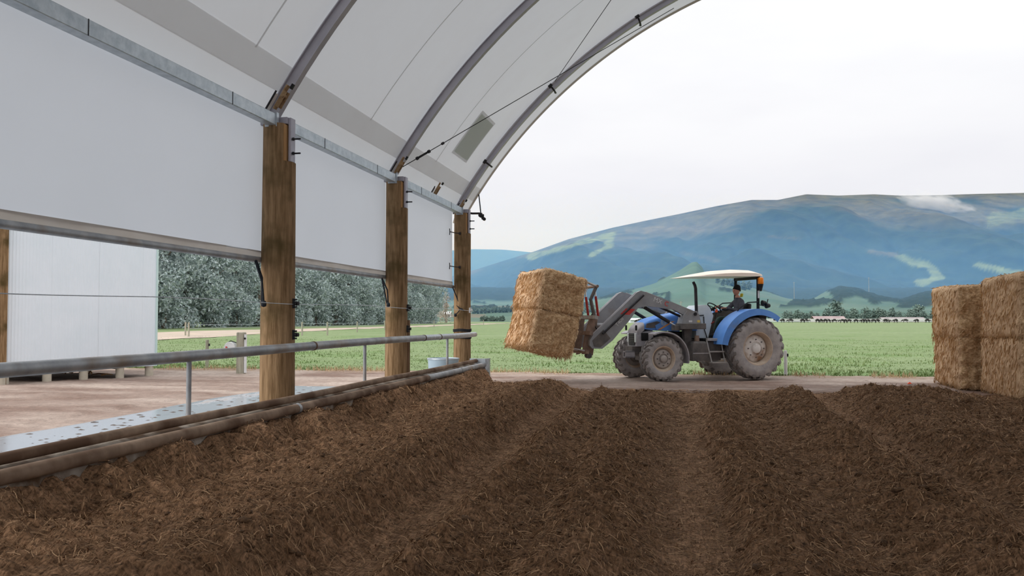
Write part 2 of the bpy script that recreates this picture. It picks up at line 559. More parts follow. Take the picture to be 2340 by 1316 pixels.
def build_litter():
    # loose fibres and straws lying on the bedding
    n = 100000
    yy = 4.2 * (19.8 / 4.2) ** RNG.random(n)
    xx = KX + 0.05 + RNG.random(n) * np.clip(6.0 + 0.42 * yy, 0, 12.5)
    zz = bed_height(xx, yy)
    e = 0.05
    gx = (bed_height(xx + e, yy) - bed_height(xx - e, yy)) / (2 * e)
    gy = (bed_height(xx, yy + e) - bed_height(xx, yy - e)) / (2 * e)
    a = RNG.random(n) * 2 * PI
    L = (0.025 + 0.07 * RNG.random(n) ** 2) * (0.8 + yy / 16)
    w = (0.0011 + 0.0014 * RNG.random(n)) * (0.7 + yy / 9)
    lift = 0.002 + 0.028 * RNG.random(n) ** 2
    dx, dy = np.cos(a), np.sin(a)
    V = np.zeros((n, 6, 3)); bend = (RNG.random(n) - 0.5) * 0.8
    for k, t in enumerate((-0.5, 0.0, 0.5)):
        px = xx + dx * L * t - dy * L * bend * t * t
        py = yy + dy * L * t + dx * L * bend * t * t
        pz = zz + (gx * dx + gy * dy) * L * t * 0.8 + lift * (1 if k == 1 else 0.3 + 0.9 * (k == 2)) + 0.006
        V[:, 2 * k] = np.stack([px - dy * w, py + dx * w, pz], -1)
        V[:, 2 * k + 1] = np.stack([px + dy * w, py - dx * w, pz + w * 0.6], -1)
    base = np.arange(n)[:, None] * 6
    Q = np.concatenate([base + np.array([0, 1, 3, 2]), base + np.array([2, 3, 5, 4])])
    t = (RNG.random(n) ** 3.0)[:, None]
    c = np.array(rgb(106, 78, 54)[:3]) * (1 - t) + np.array(rgb(182, 148, 114)[:3]) * t
    col = np.repeat(c, 6, 0)
    o = np_mesh('bedding_straw', V.reshape(-1, 3), Q, vcol_mat('loose_bedding_straw', nscale=20, namt=0.2), smooth=False, col=col)
    tag(o, 'loose brown straw and fibres scattered over the bedding', 'straw', kind='stuff')
build_litter()

def build_clods():
    n = 1600
    V = []; Q = []
    bm = bmesh.new(); bmesh.ops.create_icosphere(bm, subdivisions=1, radius=1.0)
    bv = np.array([v.co[:] for v in bm.verts]); bf = np.array([[v.index for v in f.verts] for f in bm.faces]); bm.free()
    yy = 4.6 * (19.5 / 4.6) ** RNG.random(n * 3)
    xx = KX + 0.1 + RNG.random(n * 3) * np.clip(6.0 + 0.42 * yy, 0, 12)
    hz = bed_height(xx, yy)
    ok = np.where(hz > 0.06)[0][:n]
    off = 0
    for i in ok:
        r = random.uniform(0.008, 0.024) * (1.4 if random.random() < 0.1 else 1)
        s = np.array([random.uniform(0.8, 1.5), random.uniform(0.8, 1.5), random.uniform(0.5, 0.9)]) * r
        v = bv * s * (1 + 0.8 * (RNG.random((len(bv), 1)) - 0.5))
        V.append(v + np.array([xx[i], yy[i], hz[i] + r * 0.25])); Q.append(bf + off); off += len(bv)
    o = np_mesh('bedding_clods', np.concatenate(V), np.concatenate(Q), mat('bedding_clod', rgb(74, 54, 38), rgb(110, 84, 60), scale=30, rough=0.95, bump=0.8, bscale=60), smooth=False)
    tag(o, 'small dark clods of manure lying on the ridges', 'clods', kind='stuff')
build_clods()

# ------------------------------------------------------------------ yard, apron, field
def build_ground():
    # dirt yard outside: a lane across the end of the barn and the strip along its side
    xs = np.concatenate([np.linspace(-60, -26, 30), np.linspace(-25.5, 14, 330), np.linspace(15, 60, 30)])
    ys = np.concatenate([np.linspace(-30, 2, 12), np.linspace(3, 17, 70), np.linspace(17.1, 25.75, 170)])
    X, Y = np.meshgrid(xs, ys)
    n = fbm(X * 0.9, Y * 1.3, 4, 201) - 0.5
    Z = n * 0.05 + (fbm(X * 5, Y * 6, 2, 211) - 0.5) * 0.03
    # two shallow wheel tracks along the lane
    for yc in (21.8, 23.6):
        Z -= 0.03 * np.exp(-((Y - yc - 0.3 * np.sin(X * 0.13)) / 0.3) ** 2)
    Z = np.where((X > KX - 0.3) & (Y < 19.3), -0.25, Z)
    Z = np.where((X > -9.9) & (X < -4.2) & (Y < 19.6), Z * 0.2 - 0.03, Z)
    # low bank at the grass edge
    Z += 0.05 * np.exp(-((Y - 25.2) / 0.35) ** 2) * fbm(X * 1.2, Y, 2, 221)
    c0 = np.array(rgb(122, 100, 88)[:3]); c1 = np.array(rgb(172, 156, 144)[:3]); c2 = np.array(rgb(150, 126, 100)[:3])
    t = np.clip(fbm(X * 0.5, Y * 1.4, 4, 231) * 1.6 - 0.35 + 0.4 * sstep(23.2, 24.4, Y) * sstep(3, 6, X) - 0.25 * (1 - sstep(20.5, 22, Y)) * sstep(-5, -4, X), 0, 1)[..., None]
    col = c0 * (1 - t) + c1 * t
    k = np.clip(np.exp(-((Y - 25.2) / 0.5) ** 2) * (fbm(X * 1.5, Y, 3, 241) * 1.6 - 0.3), 0, 1)[..., None] * 0.8
    col = col * (1 - k) + c2 * k
    m = vcol_mat('yard_dirt_surface', nscale=6, namt=0.22, rough=0.8)
    nt = m.node_tree; b = nt.nodes['Principled BSDF']; b.inputs['Specular IOR Level'].default_value = 0.25
    tc = nt.nodes.new('ShaderNodeTexCoord'); nz = nt.nodes.new('ShaderNodeTexNoise'); nz.inputs['Scale'].default_value = 14; nz.inputs['Detail'].default_value = 6
    bp = nt.nodes.new('ShaderNodeBump'); bp.inputs['Strength'].default_value = 0.7; bp.inputs['Distance'].default_value = 0.04
    nt.links.new(tc.outputs['Object'], nz.inputs['Vector']); nt.links.new(nz.outputs['Fac'], bp.inputs['Height']); nt.links.new(bp.outputs[0], b.inputs['Normal'])
    o = np_mesh('dirt_yard', np.stack([X, Y, Z], -1).reshape(-1, 3), grid_quads(len(ys), len(xs)), m, col=col.reshape(-1, 3))
    tag(o, 'brown grey dirt yard and lane around the end of the barn', 'ground', kind='structure')
    # wet concrete apron along the outside of the kerb
    xs = np.linspace(-9.5, -4.66, 120); ys = np.linspace(-14, 19.4, 400)
    X, Y = np.meshgrid(xs, ys)
    edge = 0.35 * (fbm(Y * 0.6, X * 0.1, 3, 251) - 0.5)
    Z = 0.012 + (fbm(X * 0.8, Y * 0.5, 3, 261) - 0.5) * 0.012 - 0.06 * sstep(-9.0, -9.5, X + edge)
    wm = bpy.data.materials.new('wet_concrete')
    wm.use_nodes = True
    nt = wm.node_tree; L = nt.links.new; b = nt.nodes['Principled BSDF']
    tc = nt.nodes.new('ShaderNodeTexCoord')
    mp = nt.nodes.new('ShaderNodeMapping'); mp.inputs['Scale'].default_value = (1.0, 0.35, 1)
    L(tc.outputs['Object'], mp.inputs['Vector'])
    n = nt.nodes.new('ShaderNodeTexNoise'); n.inputs['Scale'].default_value = 1.3; n.inputs['Detail'].default_value = 8; n.inputs['Roughness'].default_value = 0.65
    L(mp.outputs[0], n.inputs['Vector'])
    sx = nt.nodes.new('ShaderNodeSeparateXYZ'); L(tc.outputs['Object'], sx.inputs[0])
    mr = nt.nodes.new('ShaderNodeMapRange')
    mr.inputs['From Min'].default_value = -9.6; mr.inputs['From Max'].default_value = -5.6
    mr.inputs['To Min'].default_value = 0.0; mr.inputs['To Max'].default_value = -0.22
    L(sx.outputs['X'], mr.inputs['Value'])
    ad = nt.nodes.new('ShaderNodeMath'); ad.operation = 'ADD'; L(n.outputs['Fac'], ad.inputs[0]); L(mr.outputs[0], ad.inputs[1])
    rp = nt.nodes.new('ShaderNodeValToRGB')
    rp.color_ramp.elements[0].position = 0.50; rp.color_ramp.elements[0].color = rgb(150, 158, 166)
    rp.color_ramp.elements[1].position = 0.62; rp.color_ramp.elements[1].color = rgb(150, 134, 122)
    L(ad.outputs[0], rp.inputs[0])
    n2 = nt.nodes.new('ShaderNodeTexNoise'); n2.inputs['Scale'].default_value = 5.0; n2.inputs['Detail'].default_value = 4; L(mp.outputs[0], n2.inputs['Vector'])
    rp2 = nt.nodes.new('ShaderNodeValToRGB')
    rp2.color_ramp.elements[0].position = 0.66; rp2.color_ramp.elements[0].color = (0, 0, 0, 1)
    rp2.color_ramp.elements[1].position = 0.70; rp2.color_ramp.elements[1].color = (1, 1, 1, 1)
    L(n2.outputs['Fac'], rp2.inputs[0])
    mx = nt.nodes.new('ShaderNodeMix'); mx.data_type = 'RGBA'
    L(rp2.outputs[0], mx.inputs['Factor']); L(rp.outputs[0], mx.inputs['A']); mx.inputs['B'].default_value = rgb(84, 72, 64)
    L(mx.outputs['Result'], b.inputs['Base Color'])
    r3 = nt.nodes.new('ShaderNodeMapRange'); r3.inputs['From Min'].default_value = 0.5; r3.inputs['From Max'].default_value = 0.62; r3.inputs['To Min'].default_value = 0.16; r3.inputs['To Max'].default_value = 0.75
    L(ad.outputs[0], r3.inputs['Value']); L(r3.outputs[0], b.inputs['Roughness'])
    b.inputs['Specular IOR Level'].default_value = 0.5
    o = np_mesh('concrete_apron', np.stack([X, Y, Z], -1).reshape(-1, 3), grid_quads(len(ys), len(xs)), wm)
    tag(o, 'wet pale concrete apron running outside the kerb', 'apron', kind='structure')
    # muck flecks on the apron
    V = []; Q = []; off = 0
    for i in range(420):
        x = random.gauss(-7.3, 0.9); y = random.uniform(7.5, 18.5)
        if not (-9.2 < x < -4.9): continue
        r = random.uniform(0.012, 0.05); k = 7
        ring = [(x + r * random.uniform(0.6, 1.5) * math.cos(2 * PI * j / k) * 1.2, y + r * random.uniform(0.6, 1.6) * math.sin(2 * PI * j / k), 0.012) for j in range(k)]
        V += ring + [(x, y, 0.014 + r * 0.2)]
        Q += [(off + j, off + (j + 1) % k, off + k) for j in range(k)]
        off += k + 1
    o = np_mesh('muck_flecks', np.array(V), np.array(Q), M['dark_muck'] if 'dark_muck' in M else mat('dark_muck', rgb(70, 58, 50), rgb(94, 80, 70), scale=20, rough=0.8), smooth=False)
    tag(o, 'dark flecks of muck scattered on the wet apron', 'muck', kind='stuff')
build_ground()

def field_z(X, Y):
    return (fbm(X * 0.05, Y * 0.05, 3, 301) - 0.5) * 0.25 * sstep(25, 60, Y) + (fbm(X * 0.7, Y * 0.7, 2, 311) - 0.5) * 0.07

def build_field():
    ys = [25.3]
    while ys[-1] < 420: ys.append(ys[-1] * 1.006 + 0.02)
    ys = np.array(ys)
    # fan-shaped: the field widens with distance
    us = np.linspace(-1.15, 1.05, 380)
    X = us[None, :] * (ys[:, None] + 14); Y = np.repeat(ys[:, None], len(us), 1)
    Z = field_z(X, Y)
    g1 = np.array(rgb(112, 130, 86)[:3]); g2 = np.array(rgb(128, 142, 104)[:3]); g3 = np.array(rgb(96, 124, 68)[:3])
    t = fbm(X * 0.05, Y * 0.11, 4, 321)[..., None]
    f = np.clip(fbm(X * 0.35, Y * 0.6, 3, 331) * 2.2 - 1.15, 0, 1)[..., None]
    far = sstep(40, 200, Y)[..., None]
    col = g1 * (1 - t) + g2 * t
    col = col * (1 - 0.45 * far) + g2 * 0.45 * far
    col = col * (1 - f * (1 - 0.7 * far)) + g3 * f * (1 - 0.7 * far)
    o = np_mesh('grass_field', np.stack([X, Y, Z], -1).reshape(-1, 3), grid_quads(len(ys), len(us)), vcol_mat('pasture', nscale=2.0, namt=0.22), col=col.reshape(-1, 3))
    tag(o, 'flat green pasture beyond the lane', 'field', kind='structure')
    # grass blades in tussocks near the lane
    n = 70000
    yy = 25.35 + 45 * RNG.random(n) ** 2.2
    xx = (RNG.random(n) * 1.9 - 1.02) * (yy + 4)
    cl = fbm(xx * 0.35, yy * 0.6, 3, 331)
    h = (0.025 + 0.05 * RNG.random(n)) * (0.6 + 1.6 * np.clip(cl * 2.2 - 0.9, 0, 1))
    a = RNG.random(n) * PI; w = 0.014 + 0.016 * RNG.random(n)
    z = field_z(xx, yy) - 0.01
    lean = (RNG.random((n, 2)) - 0.5) * h[:, None] * 0.9
    V = np.zeros((n, 3, 3))
    V[:, 0] = np.stack([xx - np.cos(a) * w, yy - np.sin(a) * w, z], -1)
    V[:, 1] = np.stack([xx + np.cos(a) * w, yy + np.sin(a) * w, z], -1)
    V[:, 2] = np.stack([xx + lean[:, 0], yy + lean[:, 1], z + h], -1)
    t = RNG.random(n)[:, None]
    c = np.array(rgb(100, 122, 72)[:3]) * (1 - t) + np.array(rgb(128, 140, 98)[:3]) * t
    o = np_mesh('pasture_grass', V.reshape(-1, 3), np.arange(n * 3).reshape(-1, 3), vcol_mat('grass_blades', nscale=1.0, namt=0.15), smooth=False, col=np.repeat(c, 3, 0))
    tag(o, 'short green grass blades of the pasture', 'grass', kind='stuff')
    # pale dry weeds along the lane's grass edge
    n = 5000
    xx = RNG.random(n) * 40 - 26; yy = 25.25 + 0.28 * RNG.standard_normal(n) * 0.6
    keep = fbm(xx * 0.9, yy * 0, 3, 341) > 0.5; xx, yy = xx[keep], yy[keep]; n = len(xx)
    h = 0.06 + 0.16 * RNG.random(n); a = RNG.random(n) * PI; w = 0.012
    lean = (RNG.random((n, 2)) - 0.5) * 0.16
    V = np.zeros((n, 3, 3))
    V[:, 0] = np.stack([xx - np.cos(a) * w, yy - np.sin(a) * w, xx * 0 + 0.0], -1)
    V[:, 1] = np.stack([xx + np.cos(a) * w, yy + np.sin(a) * w, xx * 0 + 0.0], -1)
    V[:, 2] = np.stack([xx + lean[:, 0], yy + lean[:, 1], h], -1)
    o = np_mesh('dry_weeds', V.reshape(-1, 3), np.arange(n * 3).reshape(-1, 3), mat('dry_weed', rgb(178, 150, 116), rgb(196, 176, 140), scale=3, rough=0.9), smooth=False)
    tag(o, 'pale dry weeds along the edge of the lane', 'weeds', kind='stuff')
    # farm track far left
    Lf = [(-64, 50), (-62, 75), (-60, 110), (-59, 180), (-60, 300)]
    Rt = [(-37, 50), (-38.5, 66), (-44, 90), (-50, 150), (-54, 300)]
    V = []; 
    ty = np.linspace(50, 300, 60)
    xl = np.interp(ty, [p[1] for p in Lf], [p[0] for p in Lf]); xr = np.interp(ty, [p[1] for p in Rt], [p[0] for p in Rt])
    tt = np.linspace(0, 1, 14)
    X = xl[:, None] * (1 - tt) + xr[:, None] * tt + (vnoise(ty * 0.2, ty * 0, 3)[:, None] - 0.5) * 1.2; Y = np.repeat(ty[:, None], 14, 1)
    o = np_mesh('farm_track', np.stack([X, Y, field_z(X, Y) + 0.03], -1).reshape(-1, 3), grid_quads(60, 14), mat('pale_gravel_track', rgb(168, 154, 142), rgb(196, 178, 160), scale=0.4, rough=0.95, spots=rgb(150, 150, 110), sscale=0.2))
    tag(o, 'pale gravel farm track in front of the tree belt', 'track', kind='structure')
build_field()

# ------------------------------------------------------------------ barn: kerb, rails
def build_kerb():
    root = thing('kerb_wall', 'long low concrete kerb wall holding back the bedding', 'kerb', (0, 0, 0))
    root['kind'] = 'structure'
    del root['category']
    m = MB()
    ys = [-14 + 0.6 * i for i in range(56)]
    secs = []
    for y in ys + [19.28]:
        j = random.uniform(-0.012, 0.012)
        secs.append([(-4.70, y, -0.1), (KX + j, y, -0.1), (KX + j, y, 0.50), (KX - 0.04 + j, y, 0.55), (-4.62, y, 0.60 + j * 0.3), (-4.70, y, 0.58)])
    m.loft(secs)
    m.build('concrete_core', M['concrete'], root)
    t = MB()
    t.tube([(-4.57, y, 0.645 + 0.004 * math.sin(y * 1.1)) for y in np.linspace(-14, 19.35, 60)], 0.043, 12)
    t.build('top_pipe', M['pipe_mucky'], root, smooth=60)
    for k, (y0, y1) in enumerate(((-14, 9.55), (9.55, 14.9), (14.9, 17.2), (17.2, 19.32))):
        t = MB()
        t.tube([(-4.40 + 0.004 * math.sin(y * 2), y, 0.555) for y in np.linspace(y0 + 0.006, y1, 24)], 0.056, 12)
        t.build('lower_pipe', M['pipe_mucky'] if k < 2 else M['galv_dirty'], root, smooth=60)
        c = MB(); c.cyl((-4.40, y1 - 0.03, 0.555), (-4.40, y1 + 0.03, 0.555), 0.062, n=12)
        c.build('pipe_joint', M['galv_dirty'], root, smooth=60)
    # galvanised end plate wrapped round the far end
    e = MB()
    sec = []
    for i in range(9):
        a = -PI / 2 + PI * i / 8 * 0.5 
        sec.append((-4.70 + 0.30 * math.sin(a + PI / 2) + 0.02, 19.30 + 0.16 * math.cos(a + PI / 2) * 0 + 0.02 * i))
    poly = [(-4.72, 19.30), (-4.36, 19.30), (-4.30, 19.42), (-4.30, 19.56), (-4.315, 19.56), (-4.32, 19.43), (-4.37, 19.33), (-4.72, 19.33)]
    e.prism(poly, 0.02, 0.70, axis='z')
    e.build('end_plate', M['galv'], root)
build_kerb()

def build_handrail():
    root = thing('handrail', 'galvanised pipe handrail on thin uprights above the kerb', 'railing', (-4.6, 12, 0.62))
    def P(x, y, z): return (x + 4.6, y - 12, z - 0.62)
    cuts = [-6, 10.45, 15.3, 16.35, 19.32]
    for i in range(4):
        t = MB()
        pts = [P(-4.6, y, 1.250 + 0.008 * math.sin(y * 0.55 + 1)) for y in np.linspace(cuts[i] + 0.004, cuts[i + 1], 16)]
        t.tube(pts, 0.054, 16)
        t.build('rail_pipe', M['galv_dirty'] if i < 2 else M['galv'], root, smooth=60)
        if i < 3:
            c = MB(); y = cuts[i + 1]; z = 1.250 + 0.008 * math.sin(y * 0.55 + 1)
            c.cyl(P(-4.6, y - 0.02, z), P(-4.6, y + 0.02, z), 0.059, n=16)
            c.build('weld_ring', M['pipe_mucky'], root, smooth=60)
    for y in (2.95, 7.6, 12.3, 16.93):
        t = MB(); t.cyl(P(-4.6, y, 0.62), P(-4.6, y, 1.21), 0.024, n=10)
        t.build('upright', M['galv_dirty'], root, smooth=60)
build_handrail()

# ------------------------------------------------------------------ barn: timber posts
def post_shaft(y, r, zt, seed, notch):
    n = 28
    m = MB(); secs = []
    zs = [-0.3] + list(np.linspace(0, zt, 26))
    if notch: zs = sorted(set(zs + [3.55, 3.56]))
    for z in zs:
        s = []
        for k in range(n):
            a = 2 * PI * k / n
            rr = r * (1.03 - 0.05 * z / 4) * (1 + 0.05 * (vnoise(math.cos(a) * 1.5 + seed, z * 0.5, seed) - 0.5) + 0.02 * (vnoise(a * 6, z * 0.2, seed + 3) - 0.5))
            x = rr * math.cos(a)
            if notch and z > 3.555:
                x = min(x, r * 0.62)
            s.append((x, rr * math.sin(a), z))
        secs.append(s)
    m.loft(secs)
    return m

POST_LABELS = [
    'weathered timber post cut off by the left picture edge',
    'thick round timber post nearest the camera, standing in wet concrete',
    'round timber post in the middle of the row with a brown batten',
    'farthest timber post at the barn opening, lashed with black wire',
]
def build_post(i):
    y = POST_Y[i]
    r = [0.205, 0.205, 0.195, 0.195][i]
    t = thing('timber_post', POST_LABELS[i], 'post', (POST_X, y, 0), 0, 'timber posts along the side of the barn')
    o = post_shaft(y, r, 4.02, i * 7 + 3, True).build('shaft', M['post'], t, smooth=50)
    # freshly cut face of the notch
    f = MB(); f.box((r * 0.62 + 0.003, 0, 3.78), (0.008, r * 1.45, 0.46)); f.build('notch_face', M['post_top'], t)
    # steel cap: flat saddle over the top and a plate down the inner side
    b = MB()
    b.box((-0.035, 0, 4.065), (0.37, 0.20, 0.085), bev=0.006)
    b.box((r * 0.62 + 0.04, 0, 3.83), (0.035, 0.13, 0.55), bev=0.006)
    cap = b.build('steel_cap', M['bracket'], t)
    for z in (3.66, 3.84):
        bo = MB(); bo.cyl((r * 0.62 + 0.06, -0.03, z), (r * 0.62 + 0.17, -0.03, z), 0.011, n=8)
        bo.cyl((r * 0.62 + 0.066, -0.03, z), (r * 0.62 + 0.085, -0.03, z), 0.022, n=6)
        bo.build('bolt', M['dark'], cap)
    if i == 2:
        b = MB(); b.box((0.185, 0.09, 0.95), (0.05, 0.09, 1.25)); b.build('batten', M['batten'], t)
    if i == 3:
        for z in (1.335, 1.175):
            for dz in (-0.022, 0.0, 0.022):
                l = MB(); l.tube([((r + 0.012) * math.cos(a), (r + 0.012) * math.sin(a), z + dz + 0.008 * math.sin(3 * a)) for a in np.linspace(0, 2 * PI, 25)[:-1]], 0.010, 6, closed=True)
                l.build('wire_lashing', M['rope'], t, smooth=60)
    return t
for i in range(1, 4):
    build_post(i)

# electric-fence wire strung along the posts, with its insulators
w = MB(); w.tube([(-4.735, y, 1.79 + 0.012 * math.cos((y - 7.8) * 1.33)) for y in np.linspace(-4, 19.5, 60)], 0.0045, 6)
tag(w.build('fence_wire', M['galv'], None), 'thin wire strung along the timber posts at head height', 'wire')
INS = [(1, 1.79, 'upper black insulator on the nearest thick post'), (2, 1.79, 'upper black insulator on the middle timber post'), (3, 1.79, 'white insulator on the farthest timber post'),
       (1, 1.40, 'lower black insulator on the nearest thick post'), (2, 1.42, 'lower black insulator on the middle timber post')]
for i, z, lab in INS:
    r = 0.205 if i < 2 else 0.195
    mm = M['white'] if i == 3 else M['black']
    px = POST_X + r * 1.01; py = POST_Y[i] - (0.0 if i < 3 else 0.12)
    o = thing('fence_insulator', lab, 'insulator', (px, py, z), 0, 'fence insulators on the timber posts')
    b = MB(); b.box((0.006, 0, 0), (0.02, 0.05, 0.12), bev=0.004); b.build('back_plate', mm, o)
    b = MB(); b.lathe([(0.0, 0.0), (0.018, 0.0), (0.018, 0.02), (0.028, 0.024), (0.028, 0.036), (0.014, 0.042), (0.024, 0.05), (0.024, 0.062), (0.0, 0.066)], (0.01, 0, 0), 'x', 12); b.build('knob', mm, o, smooth=40)
    for dz in (0.045, -0.045):
        b = MB(); b.box((0.03, 0, dz), (0.035, 0.02, 0.02)); b.build('clip', mm, o)

# ------------------------------------------------------------------ barn: eave beams, arches, fabric
BAYS = [(0.75, POST_Y[0]), (POST_Y[0], POST_Y[1]), (POST_Y[1], POST_Y[2]), (POST_Y[2], POST_Y[3])]
BAY_NAMES = ['bay at the left picture edge', 'near bay left of the thick post', 'middle bay between the thick and middle posts', 'far bay beside the barn opening']
for k in range(1, 4):
    y0, y1 = BAYS[k]
    t = thing('eave_beam', 'galvanised box beam along the eave of the ' + BAY_NAMES[k], 'beam', (-4.97, (y0 + y1) / 2, 4.06), 0, 'eave beams')
    L = y1 - y0 - 0.30
    if k == 1: L += 0.02
    b = MB(); b.box((0, 0, 0), (0.13, L, 0.145), bev=0.008); b.build('box_section', M['galv'], t)
    for s in (-1, 1):
        b = MB(); b.box((0.0, s * (L / 2 - 0.03), 0), (0.16, 0.06, 0.175)); b.build('end_sleeve', M['galv'], t)
    for q in (-0.23, 0.27):
        b = MB(); b.box((0.067, L * q, 0), (0.004, 0.008, 0.145)); b.build('joint_line', M['dark'], t)

def arc_pt(r, a, y):
    return (ARC_X + r * math.cos(a), y, ARC_Z + r * math.sin(a))
A0 = R(149.2); A1 = R(30.8)
ARCH_LABELS = ['steel arch rib out of sight above the left edge post', 'steel arch rib springing from the thick nearest post', 'steel arch rib springing from the middle post', 'steel arch rib at the open end of the roof']
for i in range(1, 4):
    y = POST_Y[i]
    t = thing('arch_rib', ARCH_LABELS[i], 'arch', arc_pt(ARC_R, A0, y), 0, 'arch ribs carrying the roof')
    ox, oy, oz = arc_pt(ARC_R, A0, y)
    ang = np.linspace(A0, A1, 72)
    def rib(r0, r1, w0, w1, nm, mm):
        m = MB(); secs = []
        for a in ang:
            s = []
            for rr, yy in ((r0, w0), (r0, w1), (r1, w1), (r1, w0)):
                p = arc_pt(rr, a, y + yy); s.append((p[0] - ox, p[1] - oy, p[2] - oz))
            secs.append(s)
        m.loft(secs); return m.build(nm, mm, t)
    d = 0.13 if i < 3 else 0.115
    rib(ARC_R - d, ARC_R, -0.012, 0.012, 'web', M['arch'])
    rib(ARC_R - d - 0.012, ARC_R - d, -0.055, 0.055, 'lower_flange', M['arch'])
    rib(ARC_R - 0.012, ARC_R, -0.055, 0.055, 'upper_flange', M['arch'])

# roof membrane with its overhang, seams, patch and overlap strip
def build_roof():
    r = ARC_R + 0.025
    ang = np.linspace(R(149.6), R(30.4), 110)
    ys = np.concatenate([np.linspace(-14, 5, 12), np.linspace(5.4, 20.76, 62)])
    A, Y = np.meshgrid(ang, ys)
    sag = np.zeros_like(A)
    for a, b in zip([0.75] + POST_Y[:-1], POST_Y):
        t = np.clip((Y - a) / (b - a), 0, 1)
        sag += np.where((Y >= a) & (Y < b), 0.05 * np.sin(PI * t), 0)
    rr = r - sag * 0.6 + 0.008 * (fbm(A * 14, Y * 0.9, 2, 401) - 0.5)
    X = ARC_X + rr * np.cos(A); Z = ARC_Z + rr * np.sin(A)
    o = np_mesh('ceiling', np.stack([X, Y, Z], -1).reshape(-1, 3), grid_quads(len(ys), len(ang)), M['roof'])
    tag(o, 'white translucent fabric roof curving over the barn', 'roof', kind='structure')
    def strip(nm, a0, a1, y0, y1, dr, mm, na=40, ny=24):
        aa = np.linspace(a0, a1, na); yy = np.linspace(y0, y1, ny)
        A, Y = np.meshgrid(aa, yy); sg = np.zeros_like(A)
        for a, b in zip([0.75] + POST_Y[:-1], POST_Y):
            t = np.clip((Y - a) / (b - a), 0, 1); sg += np.where((Y >= a) & (Y < b), 0.05 * np.sin(PI * t), 0)
        q = r - sg * 0.6 + dr
        return np_mesh(nm, np.stack([ARC_X + q * np.cos(A), Y, ARC_Z + q * np.sin(A)], -1).reshape(-1, 3), grid_quads(ny, na), mm, o)
    for y in (9.16, 12.9, 16.6):
        strip('weld_seam', R(146.2), R(60), y, y + 0.035, -0.012, M['seam'], 60, 3)
    strip('overlap_strip', R(147.75), R(146.05), -14, 20.7, 0.006, M['overlap'], 6, 90)
    strip('fabric_patch', R(144.6), R(139.5), 17.1, 18.35, -0.016, M['seam'], 10, 8)
    strip('fabric_window', R(144.35), R(139.8), 17.17, 18.28, -0.022, M['patch'], 10, 8)
    strip('edge_hem', R(149.4), R(60), 20.58, 20.76, -0.012, M['hem'], 80, 4)
build_roof()

# fabric skirt behind the eave beam and roll-down curtains, one for each bay
def build_curtain(k, lab):
    y0, y1 = BAYS[k]
    yc = (y0 + y1) / 2
    t = thing('side_curtain', lab, 'curtain', (-5.14, yc, 2.33), 0, 'roll-up side curtains')
    ys = np.linspace(y0 + (0.0 if k else -14), y1 - (0.0 if k < 3 else 0.12), 80 if k else 20); zs = np.linspace(2.43, 4.16, 26)
    Y, Z = np.meshgrid(ys, zs)
    X = -5.16 + 0.018 * (fbm(Y * 0.9, Z * 1.2, 3, 420 + k) - 0.5) + 0.010 * np.sin((Y - y0) * 3.3) * sstep(4.0, 2.5, Z)
    V = np.stack([X + 5.14, Y - yc, Z - 2.33], -1)
    np_mesh('sheet', V.reshape(-1, 3), grid_quads(len(zs), len(ys)), M['curtain'], t)
    zs = np.linspace(2.345, 2.445, 5); Y, Z = np.meshgrid(ys, zs)
    X = -5.150 + 0.012 * (fbm(Y * 0.9, Z * 2, 3, 430 + k) - 0.5)
    np_mesh('hem', np.stack([X + 5.14, Y - yc, Z - 2.33], -1).reshape(-1, 3), grid_quads(len(zs), len(ys)), M['hem'], t)
    m = MB(); m.tube([(-0.01, y - yc, 0.0) for y in (ys[0], ys[-1] + 0.02)], 0.038, 12); m.build('roll_tube', M['galv_dirty'], t, smooth=60)
    return t
build_curtain(0, 'white fabric curtain at the extreme left, beyond the edge post')
build_curtain(1, 'large white fabric side curtain left of the thick nearest post')
build_curtain(2, 'white fabric side curtain between the thick and middle posts')
build_curtain(3, 'small white fabric side curtain between the middle and farthest posts')
# far side of the barn, outside the frame
ys = np.linspace(-14, 19.5, 12); zs = np.linspace(2.4, 4.2, 6)
Y, Z = np.meshgrid(ys, zs)
tag(np_mesh('wall_right', np.stack([0 * Y + 15.36, Y, Z], -1).reshape(-1, 3), grid_quads(6, 12), M['curtain']), 'white fabric curtain along the far side of the barn', kind='structure')

# ------------------------------------------------------------------ barn: cables, tensioners, ropes
def cable(p0, p1, r, lab, turnbuckle=False):
    t = thing('brace_cable', lab, 'cable', p0, 0, 'roof bracing cables')
    p0 = Vector(p0); d = Vector(p1) - p0
    m = MB(); m.tube([(0, 0, 0), d], r, 6); m.build('steel_rope', M['dark'], t, smooth=60)
    if turnbuckle:
        u = d.normalized(); s = u.orthogonal().normalized() * 0.022
        b = MB(); b.cyl(u * 0.34 + s, u * 0.62 + s, 0.007, n=6); b.cyl(u * 0.34 - s, u * 0.62 - s, 0.007, n=6); b.cyl(u * 0.32, u * 0.36, 0.03, n=8); b.cyl(u * 0.60, u * 0.64, 0.03, n=8)
        b.build('turnbuckle', M['dark'], t)
        b = MB(); b.cyl(u * 0.93, u * 0.98, 0.024, n=8); b.build('cable_clamp', M['dark'], t)
cable((-4.86, 14.84, 4.30), (-0.13, 19.46, 8.46), 0.008, 'thin cable rising from the middle post toward the roof edge', True)
cable((-2.90, 19.44, 6.80), (-0.14, 14.84, 8.46), 0.007, 'thin cable rising steeply from the end arch out of the picture top')

